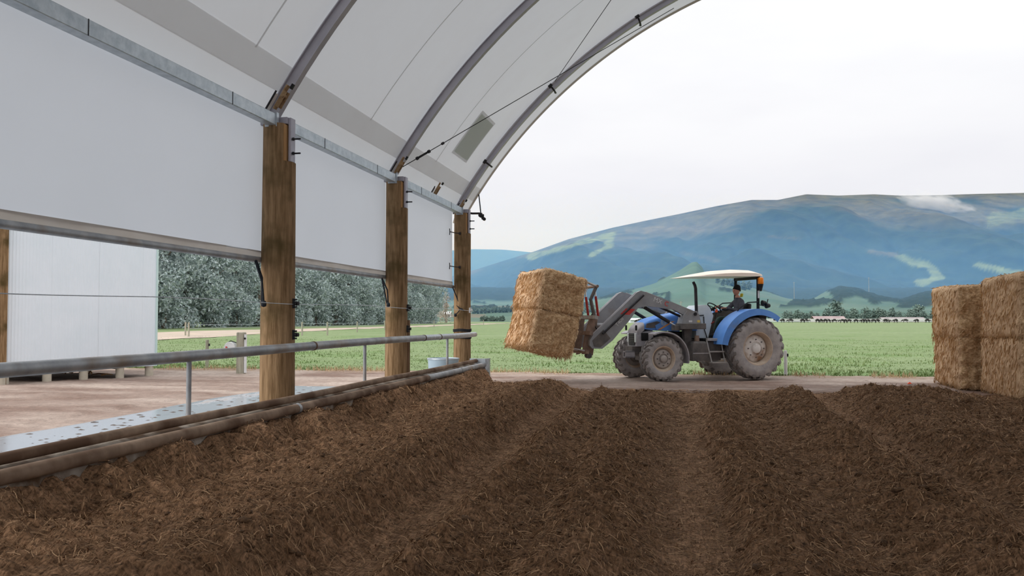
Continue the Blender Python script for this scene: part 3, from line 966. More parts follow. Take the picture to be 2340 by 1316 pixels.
# tension pipe held beside the end arch by hook brackets
t = thing('tension_pipe', 'slim pipe running beside the end arch on hooked brackets', 'pipe', arc_pt(11.79, R(148.5), 19.2))
o0 = Vector(arc_pt(11.79, R(148.5), 19.2))
m = MB(); m.tube([Vector(arc_pt(11.79, a, 19.2)) - o0 for a in np.linspace(R(148.3), R(80), 60)], 0.020, 8); m.build('pipe', M['arch'], t, smooth=60)
for x, z in ((-4.42, 5.20), (-2.89, 6.84), (-0.97, 8.32)):
    a = math.atan2(z - ARC_Z, x - ARC_X)
    m = MB()
    m.tube([Vector(arc_pt(11.79, a, 19.2)) - o0, Vector(arc_pt(11.72, a, 19.22)) - o0, Vector(arc_pt(11.68, a, 19.36)) - o0, Vector(arc_pt(11.67, a, 19.5)) - o0, Vector(arc_pt(11.71, a, 19.58)) - o0], 0.022, 8)
    m.cyl(Vector(arc_pt(11.79, a + 0.004, 19.2)) - o0, Vector(arc_pt(11.79, a - 0.004, 19.2)) - o0, 0.034, n=10)
    m.build('hook_bracket', M['dark'], t, smooth=60)

def tensioner(a, y, lab, s=1.0, tilt=0.0, r=11.76):
    p = arc_pt(r, a, y)
    t = thing('strap_tensioner', lab, 'tensioner', p, 0, 'strap tensioners under the eave')
    tx = Vector((-math.sin(a), 0, math.cos(a))) * -1      # up along the arch
    nx = Vector((-math.cos(a), 0, -math.sin(a)))          # toward the inside
    q = Matrix((nx, Vector((0, 1, 0)), tx)).transposed()
    b = MB(); b.box(nx * 0.03 + tx * 0.02, (0.02 * s, 0.07 * s, 0.34 * s), q); b.build('webbing', M['strap'], t)
    b = MB()
    for sy in (-0.04, 0.04):
        b.box(nx * 0.055 + Vector((0, sy * s, 0)), (0.06 * s, 0.008, 0.22 * s), q)
    b.cyl(nx * 0.06 + tx * 0.05 + Vector((0, -0.06 * s, 0)), nx * 0.06 + tx * 0.05 + Vector((0, 0.06 * s, 0)), 0.022 * s, n=10)
    b.build('ratchet_frame', M['strap'], t)
    b = MB(); b.box(nx * 0.085 + tx * 0.20 * s, (0.03, 0.05, 0.07 * s), q, bev=0.006); b.build('handle', M['black'], t)
    b = MB(); b.box(nx * 0.01 - tx * 0.10 * s + Vector((0, -0.10 * s, 0)), (0.012, 0.07 * s, 0.26 * s), q); b.build('white_tab', M['white'], t)
    b = MB(); b.tube([nx * 0.012 + tx * 0.06 * s + Vector((0, -0.15 * s, 0)), nx * 0.012 - tx * 0.26 * s + Vector((0, -0.15 * s, 0))], 0.012 * s, 6); b.build('rod', M['dark'], t)
    return t
tensioner(R(148.0), 9.98, 'brown strap tensioner on the arch foot above the thick nearest post', 1.0)
tensioner(R(148.2), 14.64, 'brown strap tensioner on the arch foot above the middle post', 0.95)
tensioner(R(148.5), 17.15, 'strap tensioner hanging on the skirt halfway along the far bay', 0.85)
tensioner(R(148.9), 19.30, 'strap tensioner at the foot of the end arch', 0.9)

# winch and strap at the barn corner
t = thing('corner_winch', 'small dark winch with a strap on the farthest post top', 'winch', (-4.74, 19.62, 4.0))
b = MB(); b.tube([(-0.10, -0.06, 0.04), (0, 0, 0.03), (0.16, 0.02, 0.03), (0.22, 0.05, 0.02)], 0.024, 8); b.build('arm', M['dark'], t, smooth=60)
b = MB(); b.cyl((0.20, -0.05, -0.02), (0.20, 0.09, -0.02), 0.05, n=12); b.cyl((0.27, 0.02, -0.10), (0.27, 0.06, -0.10), 0.04, n=12); b.box((0.24, 0.03, -0.05), (0.05, 0.06, 0.12)); b.build('drum', M['dark'], t)
b = MB(); b.tube([(0.20, 0.02, -0.02), (0.06, 0.52, 0.29), (-0.10, 1.08, 0.62)], 0.014, 6); b.build('strap_band', M['rope'], t)
# roof corner flap hanging below the end arch
a_ = np.linspace(R(149.3), R(151.0), 8)
yy = np.linspace(19.85, 20.74, 8); A, Y = np.meshgrid(a_, yy)
q = ARC_R + 0.06 - 0.10 * (A - R(149.3)) / R(2)
tag(np_mesh('roof_corner_flap', np.stack([ARC_X + q * np.cos(A), Y, ARC_Z + q * np.sin(A)], -1).reshape(-1, 3), grid_quads(8, 8), M['hem']), 'grubby fabric corner flap hanging at the end of the roof', 'flap')

ROPES = [
    ('black rope hanging beside the thick nearest post', [(-5.13, 9.90, 2.33), (-5.02, 9.88, 2.05), (-5.00, 9.89, 1.78), (-5.03, 9.90, 1.80), (-5.04, 9.92, 2.1), (-5.13, 9.93, 2.33)], 0.013),
    ('black rope hanging beside the middle timber post', [(-5.13, 14.53, 2.31), (-5.02, 14.50, 2.1), (-5.0, 14.5, 1.84), (-5.03, 14.52, 1.86), (-5.13, 14.53, 2.31)], 0.013),
    ('dark rope tied to the farthest timber post under its curtain', [(-5.12, 19.30, 2.31), (-5.02, 19.34, 2.05), (-4.93, 19.34, 1.84), (-4.86, 19.30, 1.78), (-4.92, 19.28, 1.82), (-5.03, 19.30, 1.90), (-4.94, 19.27, 1.80), (-5.05, 19.28, 1.68)], 0.013),
]
for lab, pts, r in ROPES:
    o = thing('curtain_rope', lab, 'rope', pts[0], 0, 'ropes hanging from the curtains')
    b = MB(); b.tube([Vector(p) - Vector(pts[0]) for p in pts], r, 6); b.build('cord', M['rope'], o, smooth=60)
    k = min(range(len(pts)), key=lambda i: pts[i][2])
    b = MB(); b.lathe([(0, -0.04), (0.03, -0.03), (0.035, 0.0), (0.025, 0.035), (0, 0.04)], Vector(pts[k]) - Vector(pts[0]), 'z', 10); b.build('knot', M['rope'], o, smooth=80)
for y, z, lab in ((18.98, 3.55, 'upper wire hook holding the far curtain edge'), (18.98, 2.78, 'lower wire hook holding the far curtain edge')):
    o = thing('curtain_hook', lab, 'hook', (-5.12, y, z))
    b = MB(); b.tube([(0.01, 0.0, 0.07), (0.02, -0.02, 0.0), (0.01, 0.0, -0.07)], 0.010, 6); b.build('hook', M['dark'], o)
    b = MB(); b.tube([(0.02, -0.02, 0), (0.09, 0.16, -0.01), (0.16, 0.33, -0.01)], 0.011, 6); b.build('shank', M['dark'], o)
    b = MB(); b.lathe([(0, -0.02), (0.03, -0.02), (0.03, 0.02), (0, 0.02)], (0.16, 0.33, -0.01), 'x', 8); b.build('washer', M['dark'], o)

# pale plastic tub behind the kerb by the farthest post
o = thing('plastic_tub', 'pale blue plastic tub behind the kerb at the farthest post', 'tub', (-5.06, 18.3, 0.0))
b = MB(); b.lathe([(0.001, 0.02), (0.26, 0.0), (0.30, 0.06), (0.33, 0.70), (0.345, 0.72), (0.345, 0.75), (0.32, 0.75), (0.29, 0.10), (0.001, 0.08)], (0, 0, 0), 'z', 24)
b.build('tub_shell', mat('pale_blue_plastic', rgb(176, 196, 208), rgb(188, 206, 216), scale=3, rough=0.5), o, smooth=40)
b = MB(); b.tube([(0.335 * math.cos(a), 0.335 * math.sin(a), 0.735) for a in np.linspace(0, 2 * PI, 25)[:-1]], 0.02, 6, closed=True); b.build('rim', M['galv'], o, smooth=60)

# ------------------------------------------------------------------ hay bales
M['hay_end'] = mat('hay_cut_end', rgb(176, 136, 98), rgb(244, 212, 176), scale=5.5, rough=0.95, bump=0.6, bscale=9, stretch=(16, 16, 1.5), lo=0.3, hi=0.70, spec=0.1)
M['hay_side'] = mat('hay_folded_side', rgb(160, 124, 84), rgb(240, 208, 168), scale=5.0, rough=0.95, bump=1.0, bscale=8, stretch=(3.2, 3.2, 5.0), lo=0.32, hi=0.7, spec=0.1)  # rougher folded face; its darker tone also holds painted self-shadow
M['hay_straw'] = None
def bale_mesh(L, D, Hh, seed, sub=26):
    """rounded box x: thickness, y: length, z: height, roughened; end material on +-x and top, side material on +-y"""
    def face(n, origin, eu, ev, nu, nv):
        uu = np.linspace(0, 1, nu); vv = np.linspace(0, 1, nv); U, Vv = np.meshgrid(uu, vv)
        return origin + U[..., None] * eu + Vv[..., None] * ev
    hx, hy, hz = L / 2, D / 2, Hh / 2
    V = []; Q = []; MI = []; off = 0
    e = 0.05
    faces = [((-1, 0, 0), (-hx, hy, -hz), (0, -D, 0), (0, 0, Hh), 0), ((1, 0, 0), (hx, -hy, -hz), (0, D, 0), (0, 0, Hh), 0),
             ((0, -1, 0), (-hx, -hy, -hz), (L, 0, 0), (0, 0, Hh), 1), ((0, 1, 0), (hx, hy, -hz), (-L, 0, 0), (0, 0, Hh), 1),
             ((0, 0, 1), (-hx, -hy, hz), (L, 0, 0), (0, D, 0), 0), ((0, 0, -1), (-hx, hy, -hz), (L, 0, 0), (0, -D, 0), 1)]
    for n, o, eu, ev, mi in faces:
        nu = max(8, int(np.linalg.norm(eu) * sub)); nv = max(8, int(np.linalg.norm(ev) * sub))
        P = face(np.array(n), np.array(o), np.array(eu), np.array(ev), nu, nv).reshape(-1, 3)
        # round the edges: pull toward an inset box
        c = np.clip(P, [-hx + 0.12, -hy + 0.12, -hz + 0.11], [hx - 0.12, hy - 0.12, hz - 0.11])
        d = P - c; ln = np.linalg.norm(d, axis=1, keepdims=True)
        nd = d / np.maximum(ln, 1e-6)
        P = c + nd * np.minimum(ln, 0.12)
        a, b2 = P[:, 0] + P[:, 1] * 0.7, P[:, 2] + P[:, 1] * 0.3
        wy = nd[:, 1] ** 2
        amp = 0.045 + 0.06 * wy
        dis = (fbm(a * 3 + seed, b2 * 3, 3, seed) - 0.5) * amp * 1.6 + (fbm((P[:, 0] + P[:, 1]) * 9, (P[:, 2] - P[:, 1] * 0.2) * 7 + seed, 2, seed + 5) - 0.5) * amp
        if True:      # flakes: pressed layers show as creases on the folded sides
            dis += -0.028 * wy * np.exp(-((np.mod(P[:, 0] * 1.0 + 0.1 * fbm(P[:, 2] * 4, P[:, 0] * 2, 2, seed + 9), 0.2) - 0.1) / 0.018) ** 2)
        P = P + nd * dis[:, None]
        V.append(P); q = grid_quads(nv, nu) + off; Q.append(q); MI += [mi] * len(q); off += len(P)
    V = np.concatenate(V); Q = np.concatenate(Q)
    me = bpy.data.meshes.new('bale_body')
    me.from_pydata(V.tolist(), [], Q.tolist())
    me.materials.append(M['hay_end']); me.materials.append(M['hay_side'])
    me.polygons.foreach_set('material_index', np.array(MI, dtype=np.int32))
    bm = bmesh.new(); bm.from_mesh(me)
    bmesh.ops.remove_doubles(bm, verts=bm.verts, dist=0.004)
    bmesh.ops.recalc_face_normals(bm, faces=bm.faces)
    bm.to_mesh(me); bm.free()
    me.polygons.foreach_set('use_smooth', np.ones(len(me.polygons), dtype=bool))
    # straws standing off the surface
    n = 4200
    k = RNG.integers(0, len(V), n); p = V[k]; nrm = np.zeros_like(p)
    s = np.abs(p) / np.array([hx, hy, hz]); ax = s.argmax(1)
    nrm[np.arange(n), ax] = np.sign(p[np.arange(n), ax])
    tdir = RNG.standard_normal((n, 3)); tdir -= nrm * (tdir * nrm).sum(1)[:, None]; tdir /= np.linalg.norm(tdir, axis=1)[:, None]
    endf = (ax == 0)[:, None]
    vert = np.stack([0 * tdir[:, 0], tdir[:, 1] * 0.25, -1 + 0.2 * tdir[:, 2]], -1)
    tdir = np.where(endf, vert, tdir)
    tdir[:, 2] -= 0.3
    ln = (0.05 + 0.11 * RNG.random(n))[:, None]
    e1 = p + tdir * ln * 0.5 + nrm * (0.012 + 0.028 * RNG.random((n, 1)))
    wd = np.cross(tdir, nrm) * 0.004
    Vs = np.stack([p - wd, p + wd, e1, e1 + tdir * ln * 0.4 - nrm * 0.004], 1)
    Qs = (np.arange(n)[:, None] * 4 + np.array([[0, 1, 3, 2]]))
    t = RNG.random((n, 1))
    cs = np.array(rgb(170, 134, 94)[:3]) * (1 - t) + np.array(rgb(236, 210, 172)[:3]) * t
    return me, Vs.reshape(-1, 3), Qs, np.repeat(cs, 4, 0)
HAY_STRAW = vcol_mat('loose_hay_straw', nscale=20, namt=0.15)
def bale(dims, loc, rot, lab, group, seed):
    t = thing('hay_bale', lab, 'hay bale', loc, 0, group)
    t.rotation_euler = rot
    me, V, Q, c = bale_mesh(*dims, seed)
    link('bale_body', me, t)
    tag(np_mesh('stray_straw', V, Q, HAY_STRAW, t, smooth=False, col=c), kind='stuff')
    return t
# stack on the right: two columns of two
g = 'big square bales stacked at the right'
zb = 0.03
bale((1.9, 2.45, 1.17), (6.11 + 0.97, 22.30, zb + 0.585), (0, 0, R(-2.5)), 'lower hay bale of the farther column, bottom left of the stack', g, 11)
bale((1.9, 2.40, 1.20), (6.06 + 0.97, 22.26, zb + 1.17 + 0.575), (R(0.8), R(-1), R(-2)), 'upper hay bale of the farther column, top left of the stack', g, 12)
bale((1.9, 2.45, 1.20), (6.34 + 0.97, 19.46, 0.01 + 0.60), (0, 0, R(-1)), 'lower hay bale of the nearer column at the right edge', g, 13)
bale((1.9, 2.40, 1.25), (6.34 + 0.97, 19.42, 0.01 + 1.22 + 0.60), (R(-0.8), R(1), R(-1)), 'upper hay bale of the nearer column at the right edge', g, 14)

# ------------------------------------------------------------------ tractor
TR_LOC = (1.47, 24.71, 0.0)
TR_ROT = R(-151)
M['blue'] = mat('blue_tractor_paint', rgb(84, 138, 214), rgb(100, 152, 222), scale=3, rough=0.45, spots=rgb(116, 132, 160), sscale=2.0, slo=0.55, shi=0.8, spec=0.4)
M['tgrey'] = mat('grey_loader_paint', rgb(136, 138, 142), rgb(154, 155, 158), scale=3, rough=0.55, spots=rgb(132, 120, 108), sscale=2.0, slo=0.55, shi=0.75)
M['fgrey'] = mat('dusty_grey_plastic', rgb(154, 152, 158), rgb(176, 172, 174), scale=5, rough=0.65)
M['dgrey'] = mat('dark_grey_casting', rgb(84, 82, 82), rgb(112, 106, 102), scale=5, rough=0.75)
M['cowl'] = mat('pale_grey_cowl', rgb(196, 206, 212), rgb(208, 216, 222), scale=4, rough=0.55)
M['tyre'] = mat('dusty_tyre_rubber', rgb(150, 146, 146), rgb(178, 172, 170), scale=5, rough=0.9, bump=0.3, bscale=20)
M['tyre_tread'] = mat('tyre_tread_rubber', rgb(108, 104, 102), rgb(142, 136, 132), scale=6, rough=0.9, bump=0.3, bscale=20)
M['rim'] = mat('cream_wheel_rim', rgb(226, 222, 218), rgb(238, 234, 230), scale=4, rough=0.6, spots=rgb(150, 118, 92), sscale=3, slo=0.5, shi=0.7)
M['rim_rust'] = mat('muddy_wheel_rim', rgb(184, 160, 138), rgb(206, 190, 172), scale=4, rough=0.8)
M['rim_front'] = mat('muddy_front_hub', rgb(158, 150, 146), rgb(180, 172, 166), scale=5, rough=0.8)
M['cream'] = mat('cream_canopy', rgb(232, 216, 200), rgb(238, 224, 210), scale=2, rough=0.5)
M['amber'] = mat('amber_beacon_lens', rgb(222, 120, 24), rgb(236, 140, 40), scale=8, rough=0.25)
M['red'] = mat('red_hydraulic_paint', rgb(150, 44, 40), rgb(176, 60, 52), scale=8, rough=0.5)
M['redmark'] = mat('red_stripe_decal', rgb(206, 66, 62), rgb(214, 78, 72), scale=8, rough=0.5)
M['chrome'] = mat('chrome_rod', rgb(214, 216, 220), rgb(230, 232, 234), scale=4, rough=0.18, metal=0.9)
M['lettering'] = mat('white_lettering', rgb(206, 208, 210), rgb(218, 218, 220), scale=4, rough=0.6)
M['orange'] = mat('orange_knob', rgb(226, 78, 40), rgb(232, 92, 52), scale=4, rough=0.5)
M['rusty'] = mat('brown_worn_steel', rgb(124, 106, 94), rgb(156, 132, 116), scale=6, rough=0.75, metal=0.2)
M['glass'] = mat('lamp_glass', rgb(196, 204, 208), rgb(210, 216, 220), scale=5, rough=0.15, spec=0.6)
M['steel_light'] = mat('pale_worn_steel', rgb(160, 158, 156), rgb(184, 180, 176), scale=6, rough=0.6, metal=0.3)

TR = thing('tractor', 'blue farm tractor with cream canopy and grey front loader, driving left', 'tractor', TR_LOC, TR_ROT)

def arcs(cx, cz, r, a0, a1, n):
    return [(cx + r * math.cos(a), cz + r * math.sin(a)) for a in np.linspace(R(a0), R(a1), n)]

def make_wheel(name, Rw, W, rimR, lugs, lugh, mats_rim, dish, phase=0.0):
    """wheel about the y axis at the origin, outer side toward +y; returns (tyre, rim, hub) meshes"""
    t = MB(); h = W / 2
    rs = Rw - lugh
    prof = [(rimR, -h * 0.72), (rimR + 0.02, -h * 0.86), (rimR + (rs - rimR) * 0.45, -h * 1.0), (rs - 0.06, -h * 0.97), (rs - 0.012, -h * 0.84), (rs, -h * 0.5), (rs, 0), (rs, h * 0.5), (rs - 0.012, h * 0.84), (rs - 0.06, h * 0.97), (rimR + (rs - rimR) * 0.45, h * 1.0), (rimR + 0.02, h * 0.86), (rimR, h * 0.72)]
    t.lathe(prof, (0, 0, 0), 'y', 56)
    for sd in (-1, 1):
        for k in range(lugs):
            a = 2 * PI * (k + (0.5 if sd > 0 else 0)) / lugs + phase
            secs = []
            for f in np.linspace(0, 1, 5):
                yy = sd * (0.02 + f * (h * 0.96 - 0.02)); aa = a + f * 2 * PI / lugs * 0.95
                base = rs - 0.02 - (0.05 if f > 0.9 else 0.0); top = Rw - (0.0 if f < 0.8 else 0.02 + 0.03 * (f > 0.9)); wd = (0.030 + 0.016 * f) / Rw
                secs.append([(rr * math.cos(aa + s * wd * (1.2 if rr == base else 0.8)), yy, rr * math.sin(aa + s * wd * (1.2 if rr == base else 0.8))) for rr, s in ((base, -1), (base, 1), (top, 1), (top, -1))])
            t.loft(secs, mi=1)
            # shoulder of the bar running down the sidewall
            aa = a + 2 * PI / lugs * 0.95
            secs = []
            for rr, yy in ((Rw - 0.05, h * 0.97), (Rw - 0.11, h * 1.01)):
                secs.append([((rr) * math.cos(aa + s * 0.05 / Rw), sd * (yy + o), rr * math.sin(aa + s * 0.05 / Rw)) for s, o in ((-1, -0.03), (1, -0.03), (0.8, 0.008), (-0.8, 0.008))])
            t.loft(secs, mi=1)
    r = MB()
    r.lathe([(rimR + 0.015, h * 0.70), (rimR + 0.03, h * 0.84), (rimR - 0.005, h * 0.84), (rimR - 0.03, h * 0.55), (rimR - 0.06, h * 0.2), (rimR - 0.06, -h * 0.3), (rimR - 0.03, -h * 0.6), (rimR + 0.015, -h * 0.7)], (0, 0, 0), 'y', 48)
    d = MB()
    d.lathe([(rimR - 0.055, dish - 0.06), (rimR * 0.82, dish - 0.02), (rimR * 0.72, dish + 0.03), (rimR * 0.45, dish + 0.05), (rimR * 0.42, dish + 0.05), (rimR * 0.40, dish + 0.02), (rimR * 0.30, dish + 0.02), (rimR * 0.28, dish + 0.09), (rimR * 0.20, dish + 0.11), (0.001, dish + 0.11)], (0, 0, 0), 'y', 40)
    d.lathe([(rimR - 0.055, dish - 0.08), (rimR * 0.3, dish - 0.04), (0.001, dish - 0.04)], (0, 0, 0), 'y', 40)
    b = MB()
    for k in range(8):
        a = 2 * PI * k / 8
        b.cyl((rimR * 0.55 * math.cos(a), dish + 0.03, rimR * 0.55 * math.sin(a)), (rimR * 0.55 * math.cos(a), dish + 0.07, rimR * 0.55 * math.sin(a)), 0.017, n=6)
    return t, r, d, b

def put_wheel(kind, x, y, Rw, W, rimR, lugs, lugh, m_rim, m_disc, dish):
    t, r, d, b = make_wheel(kind, Rw, W, rimR, lugs, lugh, None, dish)
    o = t.build(kind, [M['tyre'], M['tyre_tread']], TR, smooth=35, loc=(x, y, Rw + 0.005))
    if y < 0: o.rotation_euler = (0, 0, PI)
    r.build('wheel_rim', m_rim, o, smooth=40)
    dd = d.build('wheel_disc', m_disc, o, smooth=40)
    nm = b.build('wheel_nuts', M['dgrey'], o)
    tag(nm, kind='stuff')
for s in (1, -1):
    put_wheel('rear_tyre', 0.0, 0.83 * s, 0.81, 0.44, 0.43, 21, 0.055, M['rim_rust'], M['rim'], 0.03)
    put_wheel('front_tyre', 2.72, 0.80 * s, 0.575, 0.33, 0.31, 19, 0.04, M['rim_rust'], M['rim_front'], 0.06)

def build_tractor():
    P = TR
    # running gear
    m = MB(); m.loft([[(0.1, -0.26, 0.55), (0.1, 0.26, 0.55), (0.1, 0.3, 0.8), (0.1, 0.22, 1.06), (0.1, -0.22, 1.06), (0.1, -0.3, 0.8)], [(1.5, -0.22, 0.5), (1.5, 0.22, 0.5), (1.5, 0.26, 0.75), (1.5, 0.2, 1.05), (1.5, -0.2, 1.05), (1.5, -0.26, 0.75)], [(3.0, -0.2, 0.62), (3.0, 0.2, 0.62), (3.0, 0.22, 0.8), (3.0, 0.2, 0.95), (3.0, -0.2, 0.95), (3.0, -0.22, 0.8)]])
    m.build('chassis', M['dgrey'], P)
    m = MB(); m.box((2.2, 0, 1.08), (1.3, 0.5, 0.36), bev=0.03); m.cyl((2.55, 0.28, 1.1), (2.55, 0.34, 1.1), 0.10, n=14); m.box((1.85, 0.29, 1.02), (0.22, 0.08, 0.22), bev=0.02); m.build('engine_block', M['black'], P)
    m = MB(); m.cyl((0, -0.7, 0.81), (0, 0.7, 0.81), 0.13, n=16); m.cyl((0, -0.4, 0.81), (0, 0.4, 0.81), 0.22, n=16); m.build('rear_axle', M['dgrey'], P, smooth=40)
    m = MB(); m.box((2.72, 0, 0.56), (0.2, 1.15, 0.16), bev=0.03); m.cyl((2.72, -0.72, 0.575), (2.72, -0.52, 0.575), 0.15, n=16); m.cyl((2.72, 0.52, 0.575), (2.72, 0.72, 0.575), 0.15, n=16); m.build('front_axle', M['dgrey'], P)
    m = MB(); m.cyl((2.45, -0.3, 0.5), (2.5, 0.55, 0.5), 0.03, n=8); m.build('steering_ram', M['chrome'], P)
    # front hitch
    m = MB(); m.box((3.12, 0, 0.78), (0.26, 0.42, 0.20), bev=0.01); m.build('front_bracket', M['dgrey'], P)
    m = MB(); x0, x1 = 3.2, 3.46
    for (cy, cz, sy, sz) in ((0.22, 0.745, 0.17, 0.03), (0.22, 0.605, 0.17, 0.03), (0.15, 0.675, 0.03, 0.17), (0.29, 0.675, 0.03, 0.17)):
        m.box(((x0 + x1) / 2, cy - 0.05, cz), (x1 - x0, sy, sz))
    m.build('hitch_socket', M['fgrey'], P)
    m = MB(); m.box((3.22, 0.17, 0.675), (0.02, 0.12, 0.12)); m.build('socket_shade', M['black'], P)  # black plate stands in for the shade inside the hollow socket
    # hood: lofted sections
    def sec(x, w, zb, zt, rnd=0.10):
        pts = [(x, -w, zb), (x, -w, zt - rnd * 1.3)]
        for a in np.linspace(PI, PI / 2, 5): pts.append((x, -w + rnd + rnd * math.cos(a), zt - rnd + rnd * math.sin(a) * 0.9))
        for a in np.linspace(PI / 2, 0, 5): pts.append((x, w - rnd + rnd * math.cos(a), zt - rnd + rnd * math.sin(a) * 0.9))
        pts += [(x, w, zt - rnd * 1.3), (x, w, zb)]
        return pts
    m = MB(); m.loft([sec(1.42, 0.34, 1.28, 1.80), sec(1.9, 0.345, 1.28, 1.77), sec(2.4, 0.34, 1.28, 1.69), sec(2.75, 0.325, 1.30, 1.60), sec(2.95, 0.305, 1.33, 1.51)])
    hood = m.build('hood', M['blue'], P, smooth=40)
    m = MB(); m.loft([sec(2.952, 0.308, 1.30, 1.513), sec(3.08, 0.29, 1.2, 1.42), sec(3.14, 0.275, 1.12, 1.34)]); m.build('hood_nose', M['fgrey'], P, smooth=40)
    m = MB(); m.loft([sec(2.70, 0.315, 0.90, 1.32), sec(3.06, 0.30, 0.88, 1.26), sec(3.15, 0.28, 0.88, 1.24)]); m.build('grille_surround', M['fgrey'], P, smooth=40)
    m = MB(); m.box((3.155, 0, 1.06), (0.02, 0.34, 0.30)); g = m.build('grille', M['black'], P)
    for k in range(6):
        b = MB(); b.box((3.168, 0, 0.94 + k * 0.048), (0.012, 0.34, 0.012)); b.build('grille_slat', M['dgrey'], g)
    for s in (1, -1):
        b = MB(); b.box((3.16, 0.215 * s, 1.10), (0.03, 0.09, 0.24), bev=0.012); l = b.build('headlight', M['glass'], P)
        b = MB(); b.box((2.94, 0.311 * s, 1.13), (0.20, 0.02, 0.20), bev=0.02); b.build('side_light_recess', M['black'], P)
        b = MB(); b.box((3.18, 0.30 * s, 1.36), (0.05, 0.06, 0.14), bev=0.02); b.build('upper_marker_lamp', M['black'], P)
        # blue lower side panel with emblem, stripe and vent
        b = MB(); b.prism([(1.95, 1.26), (2.62, 1.30), (2.66, 1.42), (2.30, 1.60), (1.95, 1.62)], 0.345 * s, 0.362 * s); pn = b.build('hood_side_panel', M['blue'], P)
        b = MB(); b.prism([(2.66, 1.36), (2.92, 1.36), (2.90, 1.47), (2.60, 1.53), (2.50, 1.50)], 0.335 * s, 0.350 * s); b.build('side_vent', M['dgrey'], P)
        b = MB(); b.prism([(2.60, 1.31), (2.52, 1.305), (2.10, 1.53), (2.18, 1.53)], 0.362 * s, 0.367 * s); b.build('orange_stripe', mat('orange_stripe_decal', rgb(206, 142, 84), rgb(214, 152, 96), scale=4, rough=0.6) if s == 1 else bpy.data.materials['orange_stripe_decal'], pn)
        b = MB(); b.lathe([(0.001, 0.0), (0.085, 0.0), (0.085, 0.006), (0.001, 0.006)], (2.42, 0.362 * s if s == 1 else -0.368, 1.50), 'y', 24); b.build('emblem_disc', mat('pale_emblem', rgb(150, 176, 206), rgb(164, 188, 214), scale=4, rough=0.5) if s == 1 else bpy.data.materials['pale_emblem'], pn)
        e = MB(); yy = (0.368, 0.372) if s == 1 else (-0.372, -0.368)
        e.prism([(2.455, 1.54), (2.425, 1.50), (2.42, 1.44), (2.405, 1.50), (2.37, 1.545), (2.41, 1.53), (2.42, 1.51), (2.43, 1.53)], *yy); e.build('emblem_leaf', M['blue'], pn)
        # front mudguards
        b = MB(); arc = arcs(2.72, 0.575, 0.70, 66, 189, 22)
        b.loft([[(x, 0.63 * s, z), (x, 1.0 * s, z), (x + (2.72 - x) * 0.03, 1.0 * s, z + (0.575 - z) * 0.03 - 0.015), (x + (2.72 - x) * 0.03, 0.63 * s, z + (0.575 - z) * 0.03 - 0.015)] for x, z in arc])
        fg = b.build('front_mudguard', M['fgrey'], P, smooth=50)
        b = MB()
        for a in (80, 140):
            p = (2.72 + 0.69 * math.cos(R(a)), 0.8 * s, 0.575 + 0.69 * math.sin(R(a))); b.tube([p, (2.72 + 0.6 * math.cos(R(a)), 0.62 * s, 0.575 + 0.6 * math.sin(R(a))), (2.72, 0.6 * s, 0.7)], 0.02, 6)
        tag(b.build('mudguard_stays', M['black'], fg), kind='stuff')
        # rear fenders: crown, outer lip and inner wall
        b = MB(); arc = arcs(0.0, 0.76, 1.10, 9, 128, 30)
        b.loft([[(x, 0.50 * s, z), (x, 1.03 * s, z), (x * 0.98, 1.03 * s, 0.76 + (z - 0.76) * 0.98), (x * 0.98, 0.50 * s, 0.76 + (z - 0.76) * 0.98)] for x, z in arc])
        rf = b.build('rear_fender', M['blue'], P, smooth=50)
        b = MB()
        secs = []
        for i, (x, z) in enumerate(arc):
            f = i / 29; k = 0.83 + 0.06 * abs(f - 0.4)
            zz = 0.76 + (z - 0.76) * k
            secs.append([(x, 1.03 * s, z), (x * k, 1.05 * s, zz), (x * k, 1.035 * s, zz), (x * 0.995, 1.015 * s, 0.76 + (z - 0.76) * 0.995)])
        b.loft(secs); b.build('fender_lip', M['blue'], rf, smooth=50)
        b = MB()
        poly = arcs(0.0, 0.76, 1.09, 12, 124, 20) + [(-0.45, 1.0), (0.9, 0.95)]
        b.prism(poly, 0.50 * s, 0.515 * s); b.build('fender_inner_wall', M['dgrey'], rf)
        b = MB(); b.box((-0.60, 0.93 * s, 1.60), (0.05, 0.14, 0.10), bev=0.01); b.build('tail_lamp', M['red'], rf)
    # platform, steps, tank
    m = MB(); m.box((0.82, 0, 1.055), (1.15, 1.25, 0.06), bev=0.01); m.build('platform', M['black'], P)
    m = MB(); m.box((1.05, 0.70, 1.05), (0.60, 0.10, 0.07), bev=0.01); m.build('platform_edge', M['steel_light'], P)
    st = MB()
    st.tube([(1.36, 0.72, 1.03), (1.27, 0.82, 0.46)], 0.018, 8); s0 = st.build('step_rail', M['steel_light'], P)
    st = MB(); st.tube([(0.94, 0.72, 1.03), (0.88, 0.82, 0.46)], 0.018, 8); st.build('step_rail', M['steel_light'], P)
    for z, xx in ((0.46, 1.075), (0.74, 1.11)):
        b = MB(); b.box((xx, 0.80 - (z - 0.46) * 0.17, z), (0.42, 0.16, 0.03)); b.build('step_tread', M['steel_light'], P)
    m = MB(); m.box((1.06, 0.45, 0.75), (0.4, 0.3, 0.5), bev=0.02); m.build('tool_box', M['dgrey'], P)
    m = MB(); m.loft([[(1.78, 0.36, 0.50), (1.26, 0.36, 0.50), (1.26, 0.74, 0.50), (1.78, 0.74, 0.50)], [(1.80, 0.36, 0.70), (1.27, 0.36, 0.70), (1.27, 0.76, 0.70), (1.80, 0.76, 0.70)], [(1.76, 0.36, 0.96), (1.33, 0.36, 0.96), (1.33, 0.74, 0.96), (1.76, 0.74, 0.96)], [(1.70, 0.40, 1.01), (1.38, 0.40, 1.01), (1.38, 0.68, 1.01), (1.70, 0.68, 1.01)]])
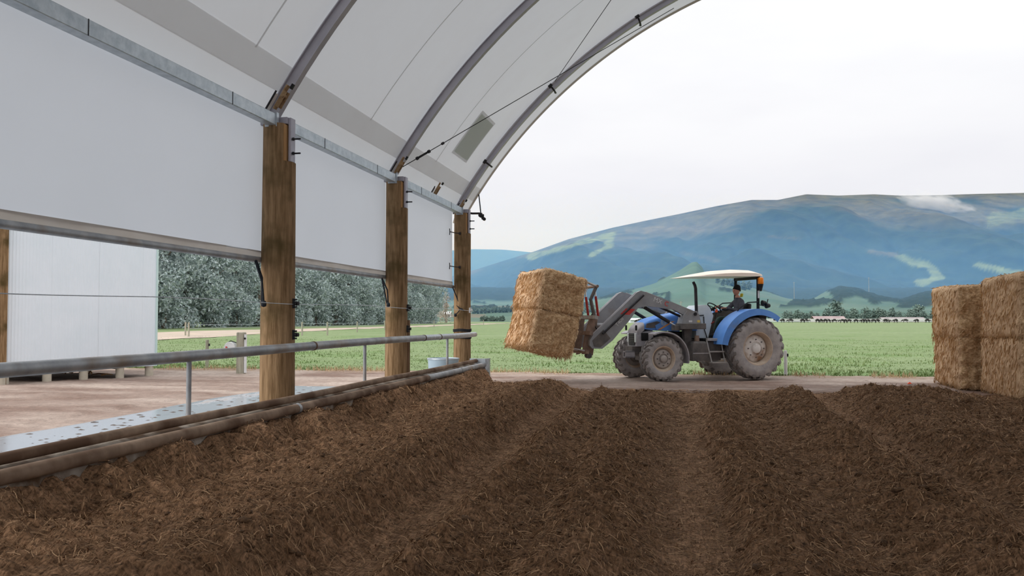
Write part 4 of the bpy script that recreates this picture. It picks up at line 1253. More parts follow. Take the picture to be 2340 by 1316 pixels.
    tk = m.build('fuel_tank', M['dgrey'], P, smooth=30)
    m = MB(); m.box((1.53, 0.757, 0.70), (0.50, 0.012, 0.025)); m.build('tank_strap', M['fgrey'], tk)
    m = MB(); m.cyl((1.58, 0.60, 1.0), (1.58, 0.60, 1.16), 0.07, 0.06, n=14); m.build('filler_neck', M['rusty'], tk)
    # cowl, dash, steering
    m = MB()
    m.loft([[(1.44, -0.32, 1.08), (1.08, -0.32, 1.08), (1.08, 0.32, 1.08), (1.44, 0.32, 1.08)], [(1.44, -0.33, 1.6), (0.92, -0.33, 1.68), (0.92, 0.33, 1.68), (1.44, 0.33, 1.6)], [(1.42, -0.30, 1.86), (1.0, -0.28, 1.90), (1.0, 0.28, 1.90), (1.42, 0.30, 1.86)], [(1.34, -0.24, 1.95), (1.06, -0.24, 1.97), (1.06, 0.24, 1.97), (1.34, 0.24, 1.95)]])
    cw = m.build('cowl', M['cowl'], P, smooth=30)
    m = MB(); m.tube([(1.22, 0.345, 1.66), (1.20, 0.345, 1.3), (1.12, 0.345, 1.08)], 0.012, 6); m.build('cowl_trim', M['black'], cw)
    m = MB(); m.tube([(1.40, 0.338, 1.68), (1.22, 0.345, 1.69)], 0.014, 6); m.build('cowl_trim', M['black'], cw)
    m = MB(); m.tube([(1.0, 0.30, 1.45), (0.93, 0.38, 1.52)], 0.014, 6); m.build('brake_lever', M['red'], P)
    m = MB(); m.tube([(0.98, 0, 1.70), (0.70, 0, 1.89)], 0.035, 10); m.build('steering_column', M['black'], P)
    sw = MB(); c = Vector((0.69, 0, 1.895)); nrm = Vector((-0.62, 0, 0.78)).normalized(); e1 = Vector((0, 1, 0)); e2 = nrm.cross(e1)
    sw.tube([c + e1 * 0.205 * math.cos(a) + e2 * 0.205 * math.sin(a) for a in np.linspace(0, 2 * PI, 33)[:-1]], 0.016, 8, closed=True)
    st = sw.build('steering_wheel', M['black'], P, smooth=60)
    for a in (R(90), R(210), R(330)):
        b = MB(); b.tube([c, c + e1 * 0.2 * math.cos(a) + e2 * 0.2 * math.sin(a)], 0.012, 6); b.build('spoke', M['black'], st)
    b = MB(); b.tube([(0.86, 0.30, 1.6), (0.83, 0.34, 1.78)], 0.010, 6); lv = b.build('joystick', M['black'], P)
    b = MB(); b.lathe([(0.001, -0.05), (0.03, -0.04), (0.035, 0.0), (0.03, 0.04), (0.001, 0.05)], (0.83, 0.34, 1.81), 'z', 10); b.build('joystick_knob', M['orange'], lv, smooth=60)
    # seat
    m = MB(); m.box((0.02, 0, 1.22), (0.36, 0.36, 0.30), bev=0.02); m.build('seat_base', M['black'], P)
    m = MB(); m.box((0.06, 0, 1.41), (0.50, 0.48, 0.12), bev=0.04); m.build('seat_cushion', M['black'], P, smooth=40)
    m = MB(); m.box((-0.25, 0, 1.72), (0.12, 0.46, 0.60), Matrix.Rotation(R(-8), 3, 'Y'), bev=0.045); m.build('seat_backrest', M['black'], P, smooth=40)
    # roll bar, canopy, lamps
    for s in (1, -1):
        m = MB(); m.tube([(-0.30, 0.56 * s, 0.95), (-0.31, 0.56 * s, 1.75), (-0.33, 0.54 * s, 2.74)], 0.05, 4); pl = m.build('roll_bar_pillar', M['black'], P)
        if s == 1:
            b = MB(); b.box((-0.30, 0.605, 2.25), (0.05, 0.006, 0.20)); b.build('white_sticker', M['white'], pl)
        m = MB(); m.tube([(0.55, 0.60 * s, 1.50), (0.32, 0.62 * s, 1.86), (0.05, 0.63 * s, 2.03), (-0.28, 0.60 * s, 2.05)], 0.016, 8); m.build('grab_rail', M['dark'], P, smooth=60)
    m = MB(); m.box((-0.33, 0, 2.70), (0.08, 1.16, 0.08)); m.build('roll_bar_crossbar', M['black'], P)
    m = MB()
    secs = []
    for x, zt, w in ((-0.42, 2.76, 0.62), (-0.36, 2.86, 0.68), (-0.15, 2.92, 0.71), (0.3, 2.93, 0.72), (0.8, 2.89, 0.72), (1.3, 2.80, 0.70), (1.6, 2.73, 0.66), (1.70, 2.705, 0.60)):
        zb = 2.735 - 0.035 * (x + 0.42) / 2.1
        s_ = [(x, -w, zb), (x, w, zb)]
        for f in np.linspace(1, -1, 9):
            s_.append((x, w * 0.985 * f, zb + (zt - zb) * (0.45 + 0.55 * (1 - abs(f) ** 3))))
        secs.append(s_)
    m.loft(secs); m.build('canopy', M['cream'], P, smooth=50)
    m = MB(); m.lathe([(0.001, -0.09), (0.075, -0.09), (0.08, -0.06), (0.078, 0.06), (0.06, 0.085), (0.001, 0.09)], (-0.33, 0.66, 2.62), 'z', 18); bc = m.build('beacon', M['amber'], P, smooth=50)
    m = MB(); m.lathe([(0.001, -0.20), (0.03, -0.19), (0.07, -0.03), (0.075, 0.0), (0.001, 0.0)], (-0.33, 0.66, 2.53), 'z', 14); m.build('beacon_mount', M['dark'], bc, smooth=50)
    for (dx, dy, dz) in ((-0.42, 0.60, 2.02), (-0.50, 0.66, 1.95)):
        m = MB(); m.lathe([(0.001, -0.06), (0.05, -0.05), (0.075, 0.03), (0.075, 0.06), (0.001, 0.06)], (dx - 0.05, dy, dz), 'x', 12); m.build('work_lamp', M['dark'], P, smooth=50)
    m = MB(); m.tube([(-0.32, 0.56, 1.98), (-0.5, 0.66, 1.92), (-0.58, 0.62, 2.12)], 0.014, 6); m.build('lamp_bracket', M['dark'], P)
    # exhaust
    m = MB(); m.tube([(1.46, 0.40, 1.62), (1.47, 0.40, 1.75), (1.49, 0.40, 2.40), (1.51, 0.40, 2.48), (1.56, 0.40, 2.57)], [0.05, 0.042, 0.042, 0.040, 0.036], 12); m.build('exhaust_stack', M['dark'], P, smooth=60)
    # rear linkage
    for s in (1, -1):
        m = MB(); m.tube([(-0.2, 0.25 * s, 0.7), (-0.95, 0.36 * s, 0.55)], 0.035, 8); m.build('lift_arm', M['dgrey'], P)
    # ------------------------------------------------ front loader
    arm = [(1.60, 1.70), (1.66, 1.79), (2.25, 2.01), (3.05, 2.28), (3.20, 2.315), (3.31, 2.27), (3.98, 1.67), (4.52, 1.20), (4.62, 1.05), (4.62, 0.93), (4.55, 0.85), (4.28, 0.84), (3.99, 1.05), (3.5, 1.58), (3.27, 1.88), (3.0, 1.92), (2.25, 1.83), (1.99, 1.71)]
    for s in (1, -1):
        y0, y1 = (0.50, 0.62) if s == 1 else (-0.62, -0.50)
        m = MB(); m.prism(arm, y0, y1); a = m.build('loader_arm', M['tgrey'], P)
        yo = 0.622 if s == 1 else -0.622
        # raised flange along the top edge
        for (q0, q1) in (((1.66, 1.79), (3.05, 2.28)), ((3.31, 2.27), (4.52, 1.20))):
            b = MB(); b.tube([(q0[0], 0.56 * s, q0[1]), (q1[0], 0.56 * s, q1[1])], 0.022, 6); b.build('arm_flange', M['fgrey'], a)
        # levelling rod above the front leg
        b = MB(); b.tube([(3.14, 0.66 * s, 2.20), (4.28, 0.66 * s, 1.22)], 0.028, 8); b.build('levelling_rod', M['dark'], a, smooth=60)
        b = MB(); b.prism([(4.05, 1.10), (4.33, 0.88), (4.50, 0.90), (4.55, 1.05), (4.25, 1.32)], yo - 0.006, yo + 0.006); b.build('wear_plate', M['dgrey'], a)
        # lift cylinder and crowd cylinder
        b = MB(); b.tube([(3.06, 0.50 * s, 1.90), (2.34, 0.52 * s, 1.51)], 0.045, 10); cy = b.build('lift_cylinder', M['dark'], P, smooth=60)
        b = MB(); b.tube([(2.34, 0.52 * s, 1.51), (2.06, 0.53 * s, 1.36)], 0.024, 8); b.build('cylinder_rod', M['chrome'], cy, smooth=60)
        b = MB(); b.tube([(2.70, 0.44 * s, 1.95), (1.98, 0.46 * s, 1.66)], 0.032, 8); b.build('crowd_pipe', M['dark'], P, smooth=60)
        # tower
        b = MB(); b.prism([(2.06, 1.46), (1.98, 1.70), (1.88, 1.80), (1.60, 1.80), (1.53, 1.68), (1.47, 1.46)], 0.40 * s, 0.66 * s); tw = b.build('loader_tower', M['tgrey'], P)
        b = MB(); b.cyl((1.66, 0.64 * s, 1.72), (1.66, 0.69 * s, 1.72), 0.045, n=12); b.build('pivot_pin', M['dark'], tw)
        b = MB(); b.box((1.56, 0.664 * s, 1.53), (0.08, 0.006, 0.06)); b.build('yellow_sticker', mat('yellow_sticker', rgb(214, 186, 96), rgb(224, 196, 110), scale=5, rough=0.6) if s == 1 else bpy.data.materials['yellow_sticker'], tw)
        b = MB(); b.box((1.80, 0.664 * s, 1.53), (0.10, 0.006, 0.05)); b.build('pale_sticker', M['lettering'], tw)
        b = MB(); b.box((1.72, 0.54 * s, 1.40), (0.72, 0.34, 0.15), bev=0.012); b.box((2.12, 0.52 * s, 1.36), (0.22, 0.2, 0.14), bev=0.012); b.build('tower_box', M['dgrey'], P)
        b = MB(); b.prism([(1.62, 1.36), (1.86, 1.36), (1.84, 0.80), (1.66, 0.80)], 0.30 * s, 0.44 * s); b.build('tower_leg', M['dgrey'], P)
        # red stripes and lettering on the outer face
        d = Vector((3.98 - 3.31, 0, 1.67 - 2.27)).normalized(); c0 = Vector((3.45, 0, 1.84))
        for k in range(3):
            p = Vector((3.50, 0, 1.86)) + d * (k * 0.075)
            b = MB(); b.prism([(p.x - 0.14, p.z - 0.02), (p.x + 0.12, p.z + 0.0), (p.x + 0.17, p.z - 0.045), (p.x - 0.09, p.z - 0.065)], yo - 0.004, yo + 0.004); b.build('red_stripe', M['redmark'], a)
    def text(body, size, loc, rot, mm, par):
        cu = bpy.data.curves.new('lettering', 'FONT'); cu.body = body; cu.size = size; cu.extrude = 0.002; cu.align_x = 'CENTER'; cu.align_y = 'CENTER'
        to = bpy.data.objects.new('lettering_tmp', cu); COL.objects.link(to)
        dg = bpy.context.evaluated_depsgraph_get()
        me = bpy.data.meshes.new_from_object(to.evaluated_get(dg)); bpy.data.objects.remove(to, do_unlink=True)
        me.materials.clear(); me.materials.append(mm); me.name = 'lettering'
        o = link('lettering', me, par, loc); o.rotation_euler = rot
        return o
    arms = [o for o in P.children if o.name.startswith('loader_arm')]
    up = math.atan2(2.28 - 1.79, 3.05 - 1.66)
    # text faces +y; reading direction runs toward -x (left to right in view)
    text('MX', 0.17, (2.72, 0.624, 2.06), (PI / 2, up, PI), M['lettering'], arms[0])
    text('C', 0.17, (2.47, 0.624, 1.98), (PI / 2, up, PI), M['redmark'], arms[0])
    text('T408', 0.13, (3.80, 0.624, 1.52), (PI / 2, -math.atan2(1.0, 0.92) + 0.0, PI), M['lettering'], arms[0])
    m = MB(); m.tube([(3.95, -0.5, 1.42), (3.95, 0.5, 1.42)], 0.06, 12); m.build('loader_crossbar', M['tgrey'], P, smooth=60)
    # ------------------------------------------------ bale grab on the loader
    tl = R(13)
    def G(f, z):        # grab frame axes: f forward along the tilted tines, z up the tilted back
        return (4.72 + f * math.cos(tl) - z * math.sin(tl), 0.72 + f * math.sin(tl) + z * math.cos(tl))
    for s in (1, -1):
        y = 0.42 * s
        b = MB(); p = [G(-0.16, 0.02), G(0.02, -0.02), G(0.05, 0.5), G(0.02, 0.95), G(-0.10, 1.02), G(-0.20, 0.5)]
        b.prism(p, y - 0.035, y + 0.035); b.build('carriage_plate', M['rusty'], P)
        b = MB(); p = [G(-0.30, 0.02), G(-0.20, -0.02), G(-0.10, 0.55), G(-0.14, 0.95), G(-0.22, 0.97), G(-0.26, 0.55)]
        b.prism(p, y - 0.10, y - 0.055); b.build('carriage_plate', M['rusty'], P)
        b = MB(); q = [G(-0.10, 0.98), G(0.10, 1.38), G(0.02, 1.74)]
        b.tube([(q[0][0], y, q[0][1]), (q[1][0], y, q[1][1]), (q[2][0], y, q[2][1])], 0.045, 6); b.build('grab_arm', M['dgrey'], P)
        q2 = [G(0.02, 1.74), G(0.40, 1.80), G(0.62, 1.78), G(0.66, 1.66)]
        b = MB(); b.tube([(a_, y, c_) for a_, c_ in q2], [0.035, 0.03, 0.026, 0.012], 6); b.build('grab_tine', M['steel_light'], P)
        b = MB(); c0, c1 = G(-0.24, 1.02), G(-0.06, 1.50)
        b.tube([(c0[0], y - 0.1 * s, c0[1]), (c1[0], y - 0.1 * s, c1[1])], 0.032, 10); cy = b.build('grab_cylinder', M['red'], P, smooth=60)
        c2 = G(0.0, 1.70); b = MB(); b.tube([(c1[0], y - 0.1 * s, c1[1]), (c2[0], y - 0.1 * s, c2[1])], 0.02, 8); b.build('cylinder_rod', M['chrome'], cy, smooth=60)
    for z, f in ((0.05, 0.03), (0.52, 0.03), (0.94, -0.02)):
        g_ = G(f, z); b = MB(); b.box((g_[0], 0, g_[1]), (0.09, 1.5, 0.09), Matrix.Rotation(-tl, 3, 'Y')); b.build('frame_rail', M['rusty'] if z < 0.9 else M['steel_light'], P)
    g_ = G(0.02, 1.74); b = MB(); b.tube([(g_[0], -0.5, g_[1]), (g_[0], 0.5, g_[1])], 0.04, 8); b.build('grab_rail_top', M['rusty'], P)
    for y in (-0.66, -0.22, 0.22, 0.66):
        p0, p1 = G(0.05, 0.06), G(0.40, 0.06); b = MB(); b.tube([(p0[0], y, p0[1]), (p1[0], y, p1[1])], [0.026, 0.010], 6); b.build('bale_tine', M['steel_light'], P)
    b = MB(); g_ = G(-0.15, -0.02); b.cyl((g_[0], 0.34, g_[1]), (g_[0], 0.50, g_[1]), 0.07, n=14); b.build('lower_roller', M['dgrey'], P)
    # hydraulic hoses
    for pts in ([(4.30, 0.45, 1.25), (4.42, 0.42, 1.45), (4.50, 0.38, 1.62), (4.42, 0.36, 1.76)], [(4.35, 0.50, 1.18), (4.50, 0.46, 1.22), (4.44, 0.44, 1.0), (4.40, 0.48, 0.92)]):
        b = MB(); b.tube(pts, 0.016, 6); b.build('hydraulic_hose', M['black'], P, smooth=60)
build_tractor()

# bales carried by the grab: placed in world space from the tractor's own axes
def tr_pt(x, y, z):
    c, s = math.cos(TR_ROT), math.sin(TR_ROT)
    return (TR_LOC[0] + c * x - s * y, TR_LOC[1] + s * x + c * y, z)
tl = R(13)
for k, (zz, lab, sd) in enumerate(((0.50, 'lower of the two hay bales carried by the tractor loader', 21), (1.485, 'upper of the two hay bales carried by the tractor loader', 22))):
    f = 1.06 + (0.0 if k == 0 else 0.03)
    cx = 4.72 + f * math.cos(tl) - zz * math.sin(tl); cz = 0.735 + f * math.sin(tl) + zz * math.cos(tl) - 0.20
    bale((1.18, 1.90, 0.97), tr_pt(cx + 0.03, 0, cz), (0, -tl if False else -tl, TR_ROT + (R(1.5) if k else 0)), lab, 'bales carried by the loader', sd)

# ------------------------------------------------------------------ the driver
def build_person():
    M['jacket'] = mat('dark_grey_jacket', rgb(76, 78, 88), rgb(100, 100, 110), scale=7, rough=0.9, bump=0.4, bscale=16)
    M['trousers'] = mat('dark_green_trousers', rgb(56, 72, 68), rgb(74, 90, 86), scale=6, rough=0.9, bump=0.3, bscale=16)
    M['skin'] = mat('skin', rgb(206, 150, 126), rgb(214, 160, 138), scale=6, rough=0.6)
    M['beanie'] = mat('black_knit_cap', rgb(24, 26, 28), rgb(38, 40, 42), scale=60, rough=0.95, bump=0.5, bscale=90)
    M['boot'] = mat('muddy_work_boot', rgb(66, 62, 60), rgb(92, 86, 80), scale=10, rough=0.9)
    M['hivis'] = mat('yellow_collar', rgb(206, 196, 60), rgb(216, 206, 84), scale=6, rough=0.8)
    t = thing('person', 'person in a dark jacket and black knit cap driving the tractor, hands on the wheel', 'person', tr_pt(-0.05, 0, 1.47), TR_ROT)
    base = Vector((0, 0, 1.47))
    J = {  # joint: (position in the tractor's axes, radius x, radius y)
        'pelvis': ((0.00, 0, 1.56), 0.15, 0.13), 'waist': ((-0.05, 0, 1.72), 0.145, 0.12), 'chest': ((-0.04, 0, 1.94), 0.165, 0.12), 'upchest': ((-0.01, 0, 2.07), 0.14, 0.09), 'neck': ((0.01, 0, 2.17), 0.062, 0.06), 'skull': ((0.03, 0, 2.26), 0.07, 0.07),
        'shL': ((-0.02, 0.185, 2.055), 0.075, 0.075), 'elL': ((0.13, 0.29, 1.80), 0.056, 0.056), 'foL': ((0.33, 0.245, 1.845), 0.048, 0.048), 'wrL': ((0.52, 0.205, 1.90), 0.034, 0.034),
        'shR': ((-0.02, -0.185, 2.055), 0.075, 0.075), 'elR': ((0.20, -0.27, 1.84), 0.056, 0.056), 'foR': ((0.38, -0.22, 1.90), 0.048, 0.048), 'wrR': ((0.55, -0.18, 1.945), 0.034, 0.034),
        'hiL': ((0.03, 0.105, 1.55), 0.11, 0.11), 'thL': ((0.27, 0.17, 1.585), 0.095, 0.095), 'knL': ((0.53, 0.21, 1.60), 0.075, 0.075), 'shinL': ((0.62, 0.215, 1.40), 0.066, 0.066), 'anL': ((0.70, 0.22, 1.20), 0.052, 0.052),
        'hiR': ((0.03, -0.105, 1.55), 0.11, 0.11), 'thR': ((0.27, -0.16, 1.585), 0.095, 0.095), 'knR': ((0.50, -0.19, 1.60), 0.075, 0.075), 'shinR': ((0.56, -0.2, 1.40), 0.066, 0.066), 'anR': ((0.62, -0.21, 1.20), 0.052, 0.052),
    }
    E = [('pelvis', 'waist'), ('waist', 'chest'), ('chest', 'upchest'), ('upchest', 'neck'), ('neck', 'skull'), ('upchest', 'shL'), ('shL', 'elL'), ('elL', 'foL'), ('foL', 'wrL'), ('upchest', 'shR'), ('shR', 'elR'), ('elR', 'foR'), ('foR', 'wrR'),
         ('pelvis', 'hiL'), ('hiL', 'thL'), ('thL', 'knL'), ('knL', 'shinL'), ('shinL', 'anL'), ('pelvis', 'hiR'), ('hiR', 'thR'), ('thR', 'knR'), ('knR', 'shinR'), ('shinR', 'anR')]
    def skin(verts, edges, radii, root, sub=2):
        me = bpy.data.meshes.new('tmp'); me.from_pydata(verts, edges, [])
        o = bpy.data.objects.new('tmp', me); COL.objects.link(o)
        sk = o.modifiers.new('s', 'SKIN'); sk.use_smooth_shade = True
        for i, r in enumerate(radii):
            me.skin_vertices[0].data[i].radius = r
            me.skin_vertices[0].data[i].use_root = (i == root)
        ss = o.modifiers.new('u', 'SUBSURF'); ss.levels = sub; ss.render_levels = sub
        dg = bpy.context.evaluated_depsgraph_get()
        m2 = bpy.data.meshes.new_from_object(o.evaluated_get(dg))
        bpy.data.objects.remove(o, do_unlink=True)
        return m2
    ks = list(J)
    body = skin([(Vector(J[k][0]) - base)[:] for k in ks], [(ks.index(a), ks.index(b)) for a, b in E], [(J[k][1], J[k][2]) for k in ks], 0)
    bm = bmesh.new(); bm.from_mesh(body)
    # head: shaped ellipsoid with brow, nose, jaw
    hc = Vector((0.055, 0, 2.365)) - base
    hb = bmesh.new(); bmesh.ops.create_uvsphere(hb, u_segments=28, v_segments=20, radius=1)
    for v in hb.verts:
        x, y, z = v.co
        jaw = 1 - 0.22 * max(0, -z) * (1 if x < 0.2 else 0.6)
        X = x * 0.105 * (1.0 if x < 0 else 1.02) ; Yv = y * 0.078 * jaw; Zz = z * 0.128
        if x > 0.3: # face plane: flatten and shape
            X = X * 0.93
            nose = math.exp(-((y / 0.16) ** 2)) * math.exp(-(((z + 0.12) / 0.22) ** 2))
            X += 0.034 * nose
            brow = math.exp(-(((z - 0.22) / 0.10) ** 2)) * 0.008
            eye = sum(math.exp(-(((y - s * 0.38) / 0.16) ** 2)) for s in (1, -1)) * math.exp(-(((z - 0.06) / 0.10) ** 2)) * 0.010
            lips = math.exp(-((y / 0.3) ** 2)) * math.exp(-(((z + 0.50) / 0.07) ** 2)) * 0.007
            chin = math.exp(-((y / 0.35) ** 2)) * math.exp(-(((z + 0.82) / 0.16) ** 2)) * 0.018
            X += brow - eye + lips + chin
        v.co = Vector((X, Yv, Zz))
    for s in (1, -1):  # ears
        eb = bmesh.ops.create_uvsphere(hb, u_segments=8, v_segments=6, radius=1)
        for v in eb['verts']:
            v.co = Vector((v.co.x * 0.018 - 0.012, v.co.y * 0.010 + s * 0.078, v.co.z * 0.032 - 0.01))
    rot = Matrix.Rotation(R(8), 3, 'Z') @ Matrix.Rotation(R(4), 3, 'Y')
    for v in hb.verts: v.co = rot @ v.co + hc
    hm = bpy.data.meshes.new('h'); hb.to_mesh(hm); hb.free(); bm.from_mesh(hm)
    # hands: a palm and five fingers closed round the wheel rim
    c = Vector((0.69, 0, 1.895)); nrm = Vector((-0.62, 0, 0.78)).normalized(); e1 = Vector((0, 1, 0)); e2 = nrm.cross(e1)
    for s, wr, ang in ((1, 'wrL', None), (-1, 'wrR', None)):
        w0 = Vector(J[wr][0]); grip = c + e1 * 0.19 * s + e2 * (-0.055)
        grip = c + e1 * (0.205 * math.cos(R(18))) * s - e2 * 0.205 * math.sin(R(18)) * (-1 if e2.x < 0 else 1)
        out = (grip - w0).normalized(); up = Vector((0, 0, 1)); side = out.cross(up).normalized()
        palm = w0 + out * 0.055 + up * 0.01
        vs = [w0, palm, palm + out * 0.03]; es = [(0, 1), (1, 2)]; rs = [(0.030, 0.026), (0.040, 0.022), (0.036, 0.018)]
        tang = side
        for k in range(4):
            kb = palm + out * 0.035 + tang * (0.030 - 0.020 * k) + up * 0.014
            ln = (0.028, 0.031, 0.030, 0.024)[k]
            p1 = kb + out * ln + up * 0.004; p2 = p1 + out * ln * 0.45 - up * ln * 0.75; p3 = p2 - out * ln * 0.55 - up * ln * 0.4
            i0 = len(vs); vs += [kb, p1, p2, p3]; es += [(2, i0), (i0, i0 + 1), (i0 + 1, i0 + 2), (i0 + 2, i0 + 3)]; rs += [(0.0105, 0.0105), (0.0098, 0.0098), (0.009, 0.009), (0.0075, 0.0075)]
        i0 = len(vs); q = palm - up * 0.004 - tang * 0.03 * s * 0 - side * (-0.032 * s)
        q = palm + Vector((0, -s * 0.034, -0.006)); vs += [q, q + out * 0.03 + Vector((0, -s * 0.012, 0.004)), q + out * 0.052 + Vector((0, -s * 0.004, -0.006))]; es += [(1, i0), (i0, i0 + 1), (i0 + 1, i0 + 2)]; rs += [(0.013, 0.013), (0.011, 0.011), (0.009, 0.009)]
        hm2 = skin([(v - base)[:] for v in vs], es, rs, 0, 1); bm.from_mesh(hm2)
    # boots
    for s, an in ((1, 'anL'), (-1, 'anR')):
        a = Vector(J[an][0]) - base
        fb = skin([(a + Vector((-0.01, 0, 0.02)))[:], (a + Vector((-0.015, 0, -0.055)))[:], (a + Vector((0.09, 0, -0.068)))[:], (a + Vector((0.19, 0, -0.078)))[:]], [(0, 1), (1, 2), (2, 3)], [(0.055, 0.05), (0.055, 0.05), (0.048, 0.052), (0.034, 0.044)], 0)
        bm.from_mesh(fb)
    bmesh.ops.holes_fill(bm, edges=[e for e in bm.edges if e.is_boundary], sides=0)
    bmesh.ops.recalc_face_normals(bm, faces=bm.faces)
    me = bpy.data.meshes.new('body'); bm.to_mesh(me); bm.free()
    # fuse into one continuous skin
    o = bpy.data.objects.new('tmpb', me); COL.objects.link(o)
    rm = o.modifiers.new('r', 'REMESH'); rm.mode = 'VOXEL'; rm.voxel_size = 0.0075
    sm = o.modifiers.new('sm', 'SMOOTH'); sm.factor = 0.5; sm.iterations = 2
    dg = bpy.context.evaluated_depsgraph_get()
    me2 = bpy.data.meshes.new_from_object(o.evaluated_get(dg)); bpy.data.objects.remove(o, do_unlink=True)
    me2.materials.clear()
    for k in ('jacket', 'trousers', 'skin', 'boot'): me2.materials.append(M[k])
    n = len(me2.polygons)
    cen = np.zeros(n * 3); me2.polygons.foreach_get('center', cen); cen = cen.reshape(-1, 3) + np.array(base)
    mi = np.zeros(n, np.int32)
    x, y, z = cen.T
    mi[(z < 1.66) & ~((np.abs(y) > 0.16) & (z > 1.70))] = 1
    mi[(z < 1.25) & (x > 0.5)] = 3
    mi[(z > 2.175)] = 2
    wl = np.minimum(np.linalg.norm(cen - np.array(J['wrL'][0]), axis=1), np.linalg.norm(cen - np.array(J['wrR'][0]), axis=1))
    mi[(x > 0.505) & (z > 1.80) & (np.abs(y) > 0.05)] = 2
    me2.polygons.foreach_set('material_index', mi)
    me2.polygons.foreach_set('use_smooth', np.ones(n, dtype=bool))
    me2.name = 'body'
    link('body', me2, t)
    # knit cap pulled over the ears, turned-up edge
    b = MB()
    b.lathe([(0.001, 0.150), (0.05, 0.142), (0.085, 0.115), (0.104, 0.07), (0.112, 0.03), (0.118, 0.03), (0.119, -0.01), (0.108, -0.015), (0.10, 0.02)], (0, 0, 0), 'z', 24)
    cap = b.build('knit_cap', M['beanie'], t, smooth=70, loc=hc + Vector((-0.018, 0, 0.022)))
    cap.rotation_euler = (0, R(-16), R(8)); cap.scale = (1.0, 0.80, 1.0)
    b = MB(); b.box((0, 0, 0), (0.05, 0.10, 0.10), Matrix.Rotation(R(-15), 3, 'Y'), bev=0.02); b.build('yellow_collar', M['hivis'], t, smooth=60, loc=Vector((-0.095, 0.03, 2.24)) - base)
    # eyes
    for s in (1, -1):
        b = MB(); b.lathe([(0.001, -0.008), (0.011, 0), (0.001, 0.008)], (0, 0, 0), 'x', 10); b.build('eye', M['black'], t, loc=rot @ Vector((0.090, s * 0.031, 0.010)) + hc)
build_person()

# ------------------------------------------------------------------ white shed outside
def build_shed():
    M['cladding'] = mat('white_ribbed_cladding', rgb(228, 238, 246), rgb(234, 242, 250), scale=1.2, rough=0.5, spec=0.4)
    M['pile'] = mat('concrete_pile', rgb(176, 168, 152), rgb(196, 188, 172), scale=4, rough=0.9)
    M['shed_roof'] = mat('white_roof_sheet', rgb(206, 210, 214), rgb(216, 220, 224), scale=2, rough=0.5)
    A = Vector((-14.50, 22.25, 0)); d = Vector((-1.65, -3.45, 0)).normalized()      # wall runs from the corner back to the left
    rz = math.atan2(d.y, d.x)
    t = thing('shed', 'white ribbed metal shed on short piles outside the curtain', 'shed', A, rz)
    # local x along the wall, +y toward the barn side
    n_out = 1.0
    Lw = 4.02; H0, H1 = 0.28, 5.2
    per = 0.076
    widths = [0, 0.42, 1.66, 2.90, Lw]
    for i in range(4):
        x0, x1 = widths[i], widths[i + 1]
        k = int((x1 - x0) / per)
        pts = []
        for j in range(k):
            xa = x0 + (x1 - x0) * j / k; w = (x1 - x0) / k
            pts += [(xa, 0.0), (xa + w * 0.55, 0.0), (xa + w * 0.68, 0.007), (xa + w * 0.87, 0.007)]
        pts.append((x1 - 0.001, 0.0))
        V = []
        for (x, y) in pts: V += [(x, y + 0.002 * (i % 2), H0), (x, y + 0.002 * (i % 2), H1)]
        Q = [(2 * j, 2 * j + 2, 2 * j + 3, 2 * j + 1) for j in range(len(pts) - 1)]
        b = MB(); b.add(V, Q); b.build('cladding_sheet', M['cladding'], t)
    b = MB(); b.box((-0.01, -0.02, (H0 + H1) / 2), (0.05, 0.09, H1 - H0)); b.build('corner_flashing', mat('pale_green_flashing', rgb(196, 224, 220), rgb(204, 228, 224), scale=3, rough=0.5), t)
    b = MB(); b.box((Lw / 2, -1.9, 2.75), (Lw - 0.06, 3.6, H1 - H0 - 0.12)); b.build('shed_body', M['cladding'], t)
    b = MB(); b.prism([(0.25, H1 - 0.06), (-4.0, H1 + 0.9), (-4.0, H1 + 0.98), (0.25, H1 + 0.02)], -0.2, Lw + 0.2, axis='x'); b.build('roof_sheet', M['shed_roof'], t)
    for x in (0.12, 0.98, 1.98, 2.92, 3.95):
        for y in (-0.12, -3.4):
            b = MB(); b.cyl((x, y, -0.2), (x, y, 0.42), 0.11, n=14); b.build('pile', M['pile'], t, smooth=40)
    b = MB(); b.box((Lw / 2, -1.8, 0.36), (Lw, 3.4, 0.06)); b.build('floor_frame', M['dgrey'], t)
    # timber corner post at the near end
    b = MB(); b.box((Lw + 0.10, 0.05, 2.6), (0.21, 0.2, 5.2)); b.build('corner_post', M['post'], t)
    b = MB(); b.cyl((Lw + 0.10, 0.05, -0.1), (Lw + 0.10, 0.05, 0.3), 0.14, n=14); b.build('pile', M['pile'], t)
    # kindling stacked under the floor
    c, s = math.cos(rz), math.sin(rz)
    def Wp(x, y, z): return (A.x + c * x - s * y, A.y + s * x + c * y, z)
    for i in range(9):
        x = random.uniform(0.7, 2.2); y = random.uniform(-0.8, -0.3); z = 0.05 + 0.025 * i
        b = MB(); p = Vector(Wp(x, y, z)); q = Vector(Wp(x + random.uniform(-0.6, 0.6), y + random.uniform(-0.2, 0.3), z + random.uniform(-0.03, 0.06)))
        b.tube([p - p, (q - p) * 0.5 + Vector((0, 0, 0.03)), q - p], [0.022, 0.018, 0.010], 6)
        o = b.build('branch', M['batten'] if i % 3 else M['post_top'], None, loc=p)
        tag(o, 'dry branch in the heap under the white shed floor', 'branch', 'branches under the shed')
build_shed()

